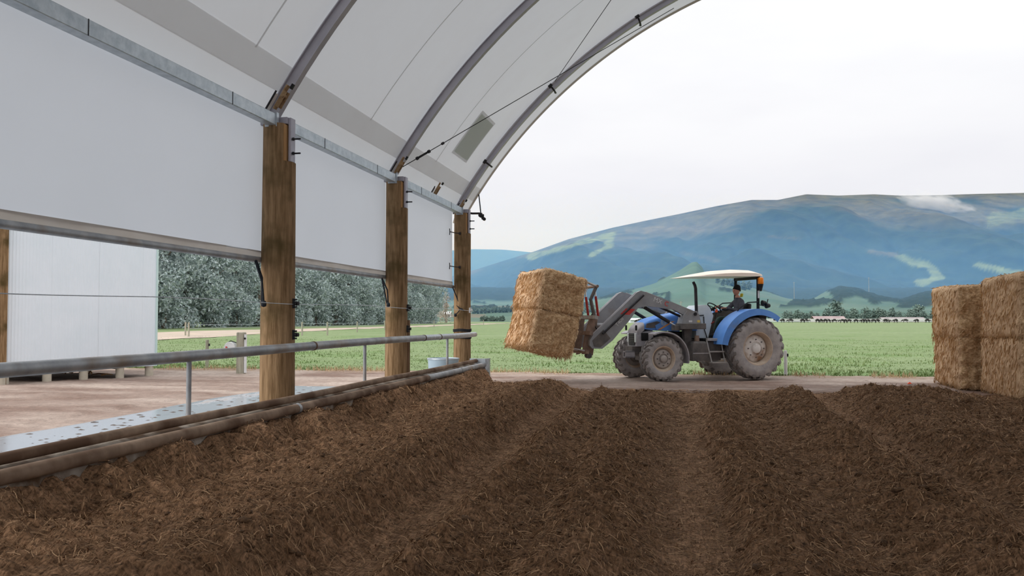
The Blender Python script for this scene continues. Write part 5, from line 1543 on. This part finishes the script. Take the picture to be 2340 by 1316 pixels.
# ------------------------------------------------------------------ fence posts in the field and odd things
def fence_post(x, y, h, w, lab, group=None, m='fencewood', strip=False, square=False):
    t = thing('fence_post', lab, 'fence post', (x, y, float(field_z(np.array(x), np.array(y))) if y > 25.3 else 0.0), random.uniform(-0.3, 0.3), group)
    b = MB(); n = 4 if square else 10
    secs = []
    for z in (-0.1, h * 0.5, h - 0.02, h):
        k = 0.9 if z == h else 1
        secs.append([(w / 2 * k * math.cos(2 * PI * j / n + PI / 4) * (1 + 0.06 * random.random()), w / 2 * k * math.sin(2 * PI * j / n + PI / 4), z) for j in range(n)])
    b.loft(secs); b.build('shaft', M[m], t)
    if strip:  # pale strip gives the post its light right side by colour
        b = MB(); b.box((w / 2 + 0.03, -0.02, h * 0.5 - 0.02), (0.05, 0.06, h - 0.08)); b.build('pale_side', M['white'], t)
        b = MB(); b.cyl((w / 2 + 0.05, -0.06, h * 0.85), (w / 2 + 0.05, -0.09, h * 0.85), 0.03, n=8); b.build('insulator', M['black'], t)
    else:
        b = MB(); b.box((w / 2 + 0.015, 0, h * 0.82), (0.04, 0.04, 0.08)); b.build('insulator', M['black'], t)
    return t
fence_post(-15.24, 26.24, 0.92, 0.11, 'thin grey fence post standing alone right of the white shed')
fence_post(-12.70, 23.75, 1.20, 0.27, 'stout grey strainer post with a pale right side, standing left of the thick barn post', strip=True)
fence_post(2.86, 25.74, 0.72, 0.09, 'short pale fence post just behind the tractor rear wheel', m='pale_post' if 'pale_post' in M else 'white')
FP = [(-42.2, 69.6), (-45.2, 74.0), (-52.0, 76.0), (-41.5, 82.0), (-34.1, 75.0), (-32.7, 77.5), (-38.0, 99.0), (-40.5, 116.0), (-43.0, 135.0), (-62.0, 92.0), (-66.0, 86.0), (-45.5, 158.0), (-47.5, 185.0), (-49.0, 215.0)]
for x, y in FP:
    fence_post(x, y, 1.25, 0.16, 'small grey fence post along the farm track before the tree belt', 'fence posts along the farm track')
for k, (p0, p1) in enumerate((((-42.2, 69.6), (-41.5, 82.0)), ((-41.5, 82.0), (-49, 215)))):
    pass
wf = MB()
line = [(-66, 86), (-62, 92), (-52.0, 76.0), (-45.2, 74.0), (-42.2, 69.6)]
o = thing('track_fence_wires', 'thin wires between the posts along the farm track', 'wire', (-45, 80, 0.9))
for z in (0.15, -0.15):
    b = MB(); b.tube([(x + 45, y - 80, z) for x, y in [(-42.2, 69.6), (-41.5, 82.0), (-38, 99), (-40.5, 116), (-43, 135), (-45.5, 158), (-47.5, 185), (-49, 215)]], 0.012, 4); b.build('wire', M['galv'], o)
# white fence reel with a red mark behind the stout post
t = thing('fence_reel', 'white round fence reel with a red mark beside the stout grey post', 'reel', (-13.02, 23.72, 0.74))
b = MB(); b.lathe([(0.001, -0.10), (0.17, -0.10), (0.18, -0.08), (0.10, -0.06), (0.10, 0.06), (0.18, 0.08), (0.17, 0.10), (0.001, 0.10)], (0, 0, 0), 'y', 24); b.build('drum', M['white'], t, smooth=40)
b = MB(); b.lathe([(0.05, -0.112), (0.11, -0.112), (0.11, -0.10), (0.05, -0.10)], (0, 0, 0), 'y', 20, a0=R(150), a1=R(260)); b.build('red_mark', M['redmark'], t)
b = MB(); b.tube([(0.0, -0.13, 0), (-0.16, -0.13, -0.10), (-0.17, -0.17, -0.12)], 0.014, 6); b.build('crank', M['fgrey'], t)
b = MB(); b.tube([(-0.10, 0, 0.16), (0, 0, 0.21), (0.12, 0, 0.17), (0.28, 0.03, 0.12)], 0.014, 6); b.build('handle', M['black'], t)
# scraps on the lane
t = thing('plastic_scrap', 'tiny orange scrap lying on the lane left of the bale stack', 'litter', (5.40, 22.72, 0.02))
b = MB(); b.add([(-0.05, -0.03, 0), (0.05, -0.04, 0.01), (0.06, 0.04, 0.0), (-0.03, 0.05, 0.015), (0.01, 0.0, 0.05)], [(0, 1, 4), (1, 2, 4), (2, 3, 4), (3, 0, 4), (0, 3, 2, 1)]); b.build('orange_film', M['orange'], t)
b = MB(); b.add([(0.0, -0.02, 0), (0.05, -0.02, 0.03), (0.05, 0.03, 0.04), (0.0, 0.03, 0.02), (0.03, 0.0, 0.06)], [(0, 1, 4), (1, 2, 4), (2, 3, 4), (3, 0, 4), (0, 3, 2, 1)]); b.build('white_film', M['white'], t)

# ------------------------------------------------------------------ trees
def leaf_mesh(name, blobs, n, size, cols, seed):
    rg = np.random.default_rng(seed)
    vol = np.array([b[3] * b[4] * b[5] for b in blobs]); pr = vol / vol.sum()
    k = rg.choice(len(blobs), n, p=pr); B = np.array(blobs)[k]
    d = rg.standard_normal((n, 3)); d /= np.linalg.norm(d, axis=1)[:, None]
    rr = (0.55 + 0.5 * rg.random((n, 1)) ** 0.6)
    P = B[:, :3] + d * rr * B[:, 3:6]
    a = rg.standard_normal((n, 3)); a /= np.linalg.norm(a, axis=1)[:, None]
    b = np.cross(a, rg.standard_normal((n, 3))); b /= np.linalg.norm(b, axis=1)[:, None]
    s = size * (0.6 + 0.8 * rg.random((n, 1)))
    V = np.stack([P - a * s, P + b * s * 0.45, P + a * s, P - b * s * 0.45], 1).reshape(-1, 3)
    Q = np.arange(n * 4).reshape(-1, 4)
    t = rg.random((n, 1)); col = np.array(cols[0]) * (1 - t) + np.array(cols[1]) * t
    return V, Q, np.repeat(col, 4, 0)
LEAF = vcol_mat('foliage', nscale=0.5, namt=0.2)
M['bark'] = mat('grey_bark', rgb(120, 106, 96), rgb(150, 134, 120), scale=3, rough=0.9, stretch=(3, 3, 0.6))
def tree_variant(H, seed, cols, n, size, wide):
    rg = random.Random(seed)
    blobs = []
    z = H * 0.07
    while z < H:
        f = (z / H); w = wide * (0.75 + 0.45 * math.sin(PI * min(1, f * 0.9 + 0.15))) * (1.0 if f < 0.85 else 0.6)
        for _ in range(3):
            blobs.append((rg.uniform(-w, w) * 0.6, rg.uniform(-w, w) * 0.6, z + rg.uniform(-0.5, 0.5), w * rg.uniform(0.4, 0.7), w * rg.uniform(0.4, 0.7), H * 0.09 * rg.uniform(0.7, 1.3)))
        z += H * 0.085
    V, Q, c = leaf_mesh('crown', blobs, n, size, cols, seed)
    tr = MB(); tr.tube([(0, 0, -0.3), (rg.uniform(-0.2, 0.2), 0, H * 0.3), (rg.uniform(-0.4, 0.4), rg.uniform(-0.3, 0.3), H * 0.6), (0, 0, H * 0.92)], [0.02 * H, 0.016 * H, 0.010 * H, 0.003 * H], 7)
    for _ in range(5):
        z0 = H * rg.uniform(0.25, 0.75); a = rg.uniform(0, 2 * PI); L = wide * 0.8
        tr.tube([(0, 0, z0), (math.cos(a) * L * 0.5, math.sin(a) * L * 0.5, z0 + L * 0.5), (math.cos(a) * L, math.sin(a) * L, z0 + L * 0.8)], [0.006 * H, 0.004 * H, 0.002 * H], 5)
    return V, Q, c, tr
def make_tree(nm, var, loc, sc, rz, lab, group, protos={}):
    t = thing(nm, lab, 'tree', loc, rz, group)
    t.scale = (sc, sc, sc * random.uniform(0.93, 1.07))
    key = id(var)
    if key not in protos:
        V, Q, c, tr = var
        cr = np_mesh('crown', V, Q, LEAF, t, smooth=False, col=c); tk = tr.build('trunk', M['bark'], t, smooth=60)
        protos[key] = (cr.data, tk.data)
    else:
        link('crown', protos[key][0], t); link('trunk', protos[key][1], t)
    return t
GUM_HAZY = (rgb(158, 174, 172)[:3], rgb(206, 216, 216)[:3])  # distance haze is mixed into these pale, greyish leaf colours
gums = [tree_variant(22, 100 + i, GUM_HAZY, 13000, 0.27, 4.2) for i in range(4)]
for i in range(24):
    y = 106 + i * 8.0 + random.uniform(-1.5, 1.5)
    for row in (0, 1):
        if row == 1 and i > 21: continue
        x = -84 - row * 8 + random.uniform(-1, 1) 
        make_tree('gum_tree', gums[(i * 2 + row) % 4], (x, y + row * 4, 0), random.uniform(0.9, 1.12), random.uniform(0, 6), 'tall grey green gum tree in the belt behind the posts' if i < 23 else 'last gum tree at the right end of the tree belt', 'gum trees of the shelter belt' if i < 23 else None)
sap = tree_variant(9, 140, (rgb(186, 170, 158)[:3], rgb(204, 190, 178)[:3]), 900, 0.22, 1.6)
make_tree('bare_sapling', sap, (-82, 300, 0), 1.3, 0.4, 'pale bare sapling at the right end of the tree belt', None)

FAR = (rgb(92, 112, 108)[:3], rgb(128, 146, 134)[:3])
far_vars = [tree_variant(8, 200 + i, FAR, 900, 0.55, 2.6) for i in range(3)]
def far_tree(px, v, h, lab, group):
    x, y = uvpx(px, v)
    z = valley_z(px, v)
    make_tree('far_tree', far_vars[random.randrange(3)], (x, y, z), h / 8.0, random.uniform(0, 6), lab, group)

# ------------------------------------------------------------------ far country: valley, foothills, mountain
RIDGE = [(-400, 560), (300, 640), (700, 655), (1000, 640), (1080, 618), (1150, 596), (1225, 573), (1300, 546), (1400, 520), (1480, 503), (1560, 487), (1640, 470), (1720, 456), (1780, 456), (1845, 443), (1920, 446), (2000, 443), (2060, 446), (2150, 445), (2240, 442), (2340, 440), (2500, 430), (2800, 450), (3200, 500)]
V_R = 3000.0
def ridge_h(px, v=V_R):
    y = np.interp(px, [p[0] for p in RIDGE], [p[1] for p in RIDGE])
    return 1.6 + (728 - y) / FPX * v
HILL1 = [(1200, 712), (1340, 694), (1420, 672), (1500, 648), (1550, 622), (1580, 603), (1592, 601), (1604, 612), (1612, 628), (1660, 642), (1720, 662), (1800, 684), (1850, 690), (1880, 672), (1920, 660), (1960, 664), (2020, 684), (2060, 690), (2100, 676), (2150, 662), (2240, 655), (2340, 660), (2600, 690)]
V_H = 1150.0
def valley_h(px, v):
    """height of the valley floor and foothills at a bearing and distance"""
    base = 16.0 * sstep(420, 1000, v) + 40 * sstep(1000, 1600, v)
    y = np.interp(px, [-600] + [p[0] for p in HILL1], [712] + [p[1] for p in HILL1])
    top = 1.6 + (728 - y) / FPX * V_H
    f = np.where(v < V_H, sstep(520, V_H, v) ** 1.3, 1 - 0.75 * sstep(V_H, 1750, v))
    return base * (1 - f) + np.maximum(top, base) * f + 1.5 * (fbm(px * 0.02, v * 0.01, 3, 501) - 0.5) * sstep(420, 700, v)
def valley_z(px, v):
    return float(valley_h(np.array(float(px)), np.array(float(v)))) - 0.15 + (0.0)

def build_far():
    # valley
    px = np.linspace(-700, 3000, 640); v = np.concatenate([np.linspace(395, 1150, 130), np.linspace(1160, 1900, 50)])
    PX, Vv = np.meshgrid(px, v)
    U = (PX - WPX / 2) / FPX * Vv
    X = U * UX[0] + Vv * VX[0]; Y = U * UX[1] + Vv * VX[1]
    Z = valley_h(PX, Vv) - 0.15
    g1 = np.array(rgb(70, 100, 84)[:3]); g2 = np.array(rgb(96, 114, 98)[:3]); dk = np.array(rgb(40, 56, 46)[:3]); br = np.array(rgb(128, 104, 84)[:3])
    t = fbm(U * 0.012, Vv * 0.02, 4, 511)[..., None]
    col = g1 * (1 - t) + g2 * t
    fields = np.floor(PX / 150 + 0.6 * np.floor(Vv / 90)) % 3
    w = ((fields == 1) & (PX < 1330) & (Vv < 1150) & (Vv > 560)).astype(float)[..., None]
    col = col * (1 - 0.5 * w) + br * 0.5 * w
    # woods on the foothill flanks
    hrel = (Z - 16) / 80
    wood = (fbm(PX * 0.012, Vv * 0.004 + hrel * 1.5, 4, 521) > 0.60) & (Vv > 700)
    wood |= (Vv > 1200)
    wood &= ~((np.abs(PX - 1580) < 60) & (Vv < 1250) & (Vv > 900))
    wd = wood.astype(float)[..., None]
    col = col * (1 - wd) + dk * wd
    Z = Z + wood * 3.0 * vnoise(U * 0.2, Vv * 0.2, 531)
    o = np_mesh('valley_hills', np.stack([X, Y, Z], -1).reshape(-1, 3), grid_quads(len(v), len(px)), vcol_mat('valley_pasture', nscale=0.02, namt=0.2), col=col.reshape(-1, 3))
    tag(o, 'green rolling foothills below the mountain', 'hills', kind='structure')
    # mountain
    px = np.linspace(-500, 3100, 800); tv = np.linspace(0, 1.25, 190)
    PX, T = np.meshgrid(px, tv)
    Vv = 1500 + 1500 * T
    U = (PX - WPX / 2) / FPX * Vv
    hr = ridge_h(PX)
    spur = fbm(U * 0.0032 + Vv * 0.0006, Vv * 0.0011, 5, 601) - 0.5
    prof = np.where(T <= 1, 0.10 * T + 0.90 * np.clip(T, 0, 1) ** 1.25, 1 - 1.2 * (T - 1))
    env = np.sin(PI * np.clip(T, 0, 1)) 
    Z = 30 + (hr - 30) * prof + env * spur * 170
    rid = 1 - np.abs(2 * fbm(U * 0.006 + 3, Vv * 0.002, 4, 611) - 1)
    Z -= env * (rid - 0.6) * 60
    # nothing in front may rise above the line of sight to the ridge
    Z = np.minimum(Z, 1.6 + (hr - 1.6) * Vv / V_R * 0.985 + 0 * Z) if True else Z
    Z = np.where(np.abs(T - 1) < 0.004, hr, Z)
    zrel = (Z - 30) / np.maximum(hr - 30, 1)
    dk = np.array(rgb(30, 42, 32)[:3]); dk2 = np.array(rgb(48, 62, 46)[:3]); tan = np.array(rgb(104, 94, 62)[:3]); past = np.array(rgb(112, 126, 78)[:3])
    n = fbm(U * 0.006, Vv * 0.006, 5, 621)[..., None]
    col = dk * (1 - n) + dk2 * n
    tus = sstep(0.50, 0.64, 0.30 * zrel + 0.75 * fbm(U * 0.0035, Z * 0.012, 5, 631)) * sstep(0.42, 0.72, zrel)
    tus = (tus * 0.55)[..., None]
    col = col * (1 - tus) + tan * tus
    # screen of pasture strips climbing the flanks (bearing, row in picture terms are just map landmarks)
    sy = 728 - (Z - 1.6) / Vv * FPX
    def strip(pts, wdt, c, a):
        nonlocal col
        m = np.zeros_like(PX)
        for (x0, y0), (x1, y1) in zip(pts[:-1], pts[1:]):
            dx, dy = x1 - x0, y1 - y0; L2 = dx * dx + dy * dy
            tt = np.clip(((PX - x0) * dx + (sy - y0) * dy) / L2, 0, 1)
            dd = np.hypot(PX - x0 - tt * dx, (sy - y0 - tt * dy) * 1.6)
            dd = dd + (fbm(PX * 0.05, sy * 0.08, 3, 641) - 0.5) * wdt * 1.3
            m = np.maximum(m, 1 - sstep(wdt * 0.6, wdt, dd))
        k = (m * a)[..., None]; col = col * (1 - k) + np.array(c) * k
    strip([(1215, 586), (1290, 566), (1370, 544), (1400, 535), (1390, 562), (1352, 582)], 11, past * 1.1, 0.75)
    strip([(1440, 530), (1540, 520), (1600, 524)], 13, tan, 0.55)
    strip([(2060, 588), (2120, 606), (2145, 630), (2105, 648)], 15, past, 0.7)
    strip([(1990, 574), (2050, 582)], 9, tan, 0.5)
    strip([(2235, 605), (2300, 622), (2340, 628)], 14, past, 0.7)
    strip([(2280, 500), (2330, 490), (2400, 492)], 24, past * 0.8 + tan * 0.2, 0.6)
    strip([(1560, 578), (1640, 594)], 7, tan, 0.35)
    strip([(1760, 540), (1830, 545)], 6, tan, 0.35)
    X = U * UX[0] + Vv * VX[0]; Y = U * UX[1] + Vv * VX[1]
    o = np_mesh('mountain', np.stack([X, Y, Z], -1).reshape(-1, 3), grid_quads(len(tv), len(px)), vcol_mat('mountain_forest', nscale=0.02, namt=0.55), col=col.reshape(-1, 3))
    tag(o, 'long forested mountain ridge across the horizon', 'mountain', kind='structure')
    # a farther hill at the left
    px = np.linspace(-600, 1700, 200); tv = np.linspace(0, 1.2, 40); PX, T = np.meshgrid(px, tv); Vv = 3400 + 1000 * T
    U = (PX - WPX / 2) / FPX * Vv
    yy = np.interp(PX, [-600, 600, 900, 1080, 1150, 1230, 1320, 1450, 1700], [640, 600, 578, 567, 568, 576, 590, 615, 690])
    hr = 1.6 + (728 - yy) / FPX * 4400
    Z = 20 + (hr - 20) * np.where(T <= 1, T ** 1.1, 1 - (T - 1))
    o = np_mesh('far_hill', np.stack([U * UX[0] + Vv * VX[0], U * UX[1] + Vv * VX[1], Z], -1).reshape(-1, 3), grid_quads(40, 200), mat('far_forest', rgb(44, 62, 48), rgb(66, 84, 66), scale=0.01, rough=0.95))
    tag(o, 'distant low hill at the left behind the mountain', 'hill', kind='structure')
build_far()

# tree rows across the valley
for i in range(30):
    px_ = 1795 + i * 11.4 + random.uniform(-4, 4)
    if 1858 < px_ < 1935 and i % 2: continue
    far_tree(px_, 405 + random.uniform(0, 25), random.uniform(4.2, 6.8), 'small dark tree in the row across the far side of the pasture', 'trees along the far side of the pasture')
far_tree(1912, 440, 11.0, 'tallest dark tree standing above the far tree row', None)
far_tree(2098, 430, 9.0, 'rounded dark tree near the bale stack in the far row', None)
for i in range(11):
    far_tree(1083 + i * 8.5, 640 + i * 3, random.uniform(4, 6), 'small dark tree in the hedge row left of the carried bales', 'hedge trees left of the carried bales')
for i in range(8):
    far_tree(1100 + i * 7, 470, random.uniform(2.6, 3.4), 'low bush in the short hedge beside the farthest post', 'bushes beside the farthest post')
for i in range(9):
    far_tree(1330 + i * 11, 620 + random.uniform(-20, 30), random.uniform(4, 6.5), 'small dark tree behind the loader arms', 'trees seen behind the loader arms')
for i in range(7):
    far_tree(1640 + i * 12, 900 + random.uniform(-20, 30), random.uniform(7, 10), 'dark tree in the copse on the green foothill', 'copse on the foothill')

# farm buildings far across the pasture
def far_building(px0, px1, v, h, rh, lab, c_roof, c_wall):
    x0, y0 = uvpx(px0, v); x1, y1 = uvpx(px1, v)
    L = math.hypot(x1 - x0, y1 - y0); rz = math.atan2(y1 - y0, x1 - x0)
    t = thing('farm_building', lab, 'building', ((x0 + x1) / 2, (y0 + y1) / 2, valley_z((px0 + px1) / 2, v) if v > 395 else 0), rz)
    b = MB(); b.box((0, 3, h / 2), (L, 6, h)); b.build('walls', mat('far_wall', *c_wall, scale=0.5, rough=0.9), t)
    b = MB(); b.prism([(-0.4, h), (3, h + rh), (6.4, h), (6.4, h - 0.15), (3, h + rh - 0.15), (-0.4, h - 0.15)], -L / 2 - 0.3, L / 2 + 0.3, axis='x'); b.build('roof', mat('far_roof', *c_roof, scale=0.3, rough=0.8), t)
    for k in range(max(2, int(L / 5))):
        b = MB(); b.box((-L / 2 + 2.5 + k * 5, -0.03, h * 0.45), (1.6, 0.1, h * 0.7)); b.build('doorway', M['dgrey'], t)
far_building(1862, 1932, 398, 1.4, 1.5, 'long low shed with a brownish roof behind the cow row', (rgb(150, 132, 132), rgb(166, 148, 146)), (rgb(140, 130, 124), rgb(156, 146, 140)))
far_building(2018, 2115, 400, 1.2, 1.2, 'long low grey shed left of the bale stack in the far row', (rgb(146, 138, 138), rgb(160, 152, 150)), (rgb(140, 130, 124), rgb(156, 146, 140)))
far_building(1016, 1030, 560, 2.2, 1.6, 'tiny white farmhouse beside the farthest post', (rgb(226, 230, 232), rgb(234, 236, 238)), (rgb(214, 216, 216), rgb(226, 226, 226)))
far_building(1441, 1462, 330, 1.2, 0.6, 'small white shed seen between loader arm and hood', (rgb(224, 226, 230), rgb(232, 234, 236)), (rgb(200, 206, 214), rgb(214, 218, 224)))

# pale race fence behind the cows
x0, y0 = uvpx(1600, 345); x1, y1 = uvpx(2180, 345)
t = thing('pale_fence', 'long pale board fence behind the row of cows', 'fence', (x0, y0, 0.0), math.atan2(y1 - y0, x1 - x0))
L = math.hypot(x1 - x0, y1 - y0)
for k in range(3):
    b = MB(); b.box((L / 2, 0, 0.55 + 0.42 * k), (L, 0.05, 0.30)); b.build('rail', M['white'], t)
for k in range(34):
    b = MB(); b.box((L * k / 33, 0.06, 0.75), (0.16, 0.1, 1.7)); b.build('fence_upright', M['fencewood'], t)

# dairy cows strung out along the far side
def cow_mesh():
    me = bpy.data.meshes.new('tmp')
    pts = {'rump': ((-0.75, 0, 1.22), 0.30, 0.34), 'hip': ((-0.45, 0, 1.22), 0.34, 0.36), 'mid': ((0.05, 0, 1.12), 0.37, 0.40), 'chest': ((0.55, 0, 1.12), 0.30, 0.38), 'neck': ((0.95, 0, 1.10), 0.16, 0.22), 'poll': ((1.25, 0, 0.92), 0.13, 0.15), 'muzzle': ((1.52, 0, 0.62), 0.09, 0.09)}
    ks = list(pts); E = [(0, 1), (1, 2), (2, 3), (3, 4), (4, 5), (5, 6)]
    vs = [pts[k][0] for k in ks]; rs = [(pts[k][1], pts[k][2]) for k in ks]
    for s in (1, -1):
        i = len(vs); vs += [(-0.62, 0.2 * s, 0.85), (-0.52, 0.2 * s, 0.68), (-0.72, 0.2 * s, 0.42), (-0.68, 0.2 * s, 0.04)]; rs += [(0.17, 0.2), (0.10, 0.12), (0.065, 0.07), (0.06, 0.06)]; E += [(0, i), (i, i + 1), (i + 1, i + 2), (i + 2, i + 3)]
        i = len(vs); vs += [(0.55, 0.18 * s, 0.80), (0.56, 0.18 * s, 0.42), (0.55, 0.18 * s, 0.04)]; rs += [(0.12, 0.14), (0.065, 0.065), (0.06, 0.06)]; E += [(3, i), (i, i + 1), (i + 1, i + 2)]
        i = len(vs); vs += [(1.22, 0.22 * s, 1.02)]; rs += [(0.05, 0.03)]; E += [(5, i)]
    i = len(vs); vs += [(-1.04, 0, 1.15), (-1.08, 0, 0.55)]; rs += [(0.04, 0.04), (0.05, 0.05)]; E += [(0, i), (i, i + 1)]
    me.from_pydata(vs, E, [])
    o = bpy.data.objects.new('tmp', me); COL.objects.link(o)
    o.modifiers.new('s', 'SKIN')
    for i, r in enumerate(rs):
        me.skin_vertices[0].data[i].radius = r; me.skin_vertices[0].data[i].use_root = (i == 2)
    o.modifiers.new('u', 'SUBSURF').levels = 1
    dg = bpy.context.evaluated_depsgraph_get()
    m2 = bpy.data.meshes.new_from_object(o.evaluated_get(dg)); bpy.data.objects.remove(o, do_unlink=True)
    m2.name = 'cow'
    return m2
cm = cow_mesh(); cm.materials.clear()
M['cowhide'] = mat('black_and_white_hide', rgb(34, 32, 32), rgb(46, 44, 42), scale=2, rough=0.85, spots=rgb(222, 218, 210), sscale=0.9, slo=0.56, shi=0.58)
cm.materials.append(M['cowhide'])
cm.polygons.foreach_set('use_smooth', np.ones(len(cm.polygons), dtype=bool))
cows = [1788, 1806, 1834, 1842, 1868, 1876, 1886, 1893, 1907, 1924, 1932, 1939, 1956, 1971, 1976, 1983, 1996, 2004, 2024, 2028, 2046, 2068, 2094, 2119]
for i, p in enumerate(cows):
    v = 318 + random.uniform(-6, 8); x, y = uvpx(p, v)
    o = link('cow', cm, None, (x, y, float(field_z(np.array(x), np.array(y))) - 0.02)); o.rotation_euler = (0, 0, CAM_YAW + (PI if random.random() < 0.5 else 0) + random.uniform(-0.5, 0.5))
    tag(o, 'tiny black and white cow in the row across the pasture', 'cow', 'cows across the pasture')
x, y = uvpx(1461, 250)
o = link('cow', cm, None, (x, y, float(field_z(np.array(x), np.array(y))) - 0.02)); o.rotation_euler = (0, 0, CAM_YAW + PI)
tag(o, 'lone black and white cow seen above the tractor hood', 'cow')

# power poles
def power_pole(px, v, h, lab):
    x, y = uvpx(px, v); t = thing('power_pole', lab, 'pole', (x, y, valley_z(px, v)), CAM_YAW)
    b = MB(); b.tube([(0, 0, -0.5), (0, 0, h)], [0.3, 0.2], 8); b.build('mast', M['fencewood'], t)
    b = MB(); b.box((0, 0, h - 0.8), (2.6, 0.2, 0.2)); b.build('crossarm', M['fencewood'], t)
    for s in (-1.1, 0, 1.1):
        b = MB(); b.cyl((s, 0, h - 0.7), (s, 0, h - 0.35), 0.08, n=6); b.build('insulator', M['dark'], t)
power_pole(1556, 560, 10.5, 'dark power pole between exhaust stack and loader arm')
power_pole(1815, 1000, 20, 'thin pale power pole on the hillside right of the canopy')
power_pole(1986, 1000, 19, 'thin pale power pole on the foothill left of the bale stack')

# ------------------------------------------------------------------ haze in the valley and cloud on the ridge
def volume_mat(name, col, dens, noise=None):
    m = bpy.data.materials.new(name); m.use_nodes = True; nt = m.node_tree; nt.nodes.clear(); L = nt.links.new
    out = nt.nodes.new('ShaderNodeOutputMaterial'); s = nt.nodes.new('ShaderNodeVolumeScatter')
    s.inputs['Color'].default_value = col; s.inputs['Density'].default_value = dens; s.inputs['Anisotropy'].default_value = 0.0
    if noise:
        tc = nt.nodes.new('ShaderNodeTexCoord'); n = nt.nodes.new('ShaderNodeTexNoise'); n.inputs['Scale'].default_value = noise[0]; n.inputs['Detail'].default_value = 5; n.inputs['Roughness'].default_value = 0.6
        L(tc.outputs['Object'], n.inputs['Vector'])
        ln = nt.nodes.new('ShaderNodeVectorMath'); ln.operation = 'LENGTH'; L(tc.outputs['Object'], ln.inputs[0])
        mr = nt.nodes.new('ShaderNodeMapRange'); mr.inputs['From Min'].default_value = 0.25; mr.inputs['From Max'].default_value = 1.0; mr.inputs['To Min'].default_value = 0.1; mr.inputs['To Max'].default_value = -0.38
        L(ln.outputs['Value'], mr.inputs['Value'])
        ad = nt.nodes.new('ShaderNodeMath'); ad.operation = 'ADD'; L(n.outputs['Fac'], ad.inputs[0]); L(mr.outputs[0], ad.inputs[1])
        m2 = nt.nodes.new('ShaderNodeMapRange'); m2.inputs['From Min'].default_value = noise[1]; m2.inputs['From Max'].default_value = noise[2]; m2.inputs['To Max'].default_value = dens
        L(ad.outputs[0], m2.inputs['Value']); L(m2.outputs[0], s.inputs['Density'])
    L(s.outputs[0], out.inputs['Volume'])
    return m
def build_haze():
    # a wedge of blue air: low at its near end, filling the valley up to the ridge
    b = MB()
    prof = [(470, -20), (470, 18), (1200, 115), (3050, 455), (5200, 520), (5200, -20)]
    W_ = 7000
    vs = []; n = len(prof)
    for u in (-W_, W_):
        for v, z in prof:
            x, y = uv(u, v); vs.append((x, y, z))
    fs = [tuple(range(n)), tuple(range(2 * n - 1, n - 1, -1))] + [(i, i + n, (i + 1) % n + n, (i + 1) % n) for i in range(n)]
    b.add(vs, fs)
    o = b.build('valley_haze', volume_mat('blue_haze', (0.20, 0.50, 1.0, 1), 0.00043))
    tag(o, 'blue haze hanging in the valley in front of the mountain', 'haze', kind='stuff')
build_haze()
def build_cloud():
    # a torn wisp of cloud lying on the mountain's right shoulder
    bm = bmesh.new(); bmesh.ops.create_icosphere(bm, subdivisions=3, radius=1.0)
    me = bpy.data.meshes.new('cloud_wisp'); bm.to_mesh(me); bm.free()
    me.materials.append(volume_mat('cloud_vapour', (1, 1, 1, 1), 0.05, (2.4, 0.40, 0.72)))
    x, y = uvpx(2135, 2780)
    o = link('cloud_wisp', me, None, (x, y, 372)); o.scale = (190, 70, 62); o.rotation_euler = (0, R(14), CAM_YAW)
    tag(o, 'torn white wisp of cloud on the mountain ridge at the right', 'cloud', kind='stuff')
build_cloud()
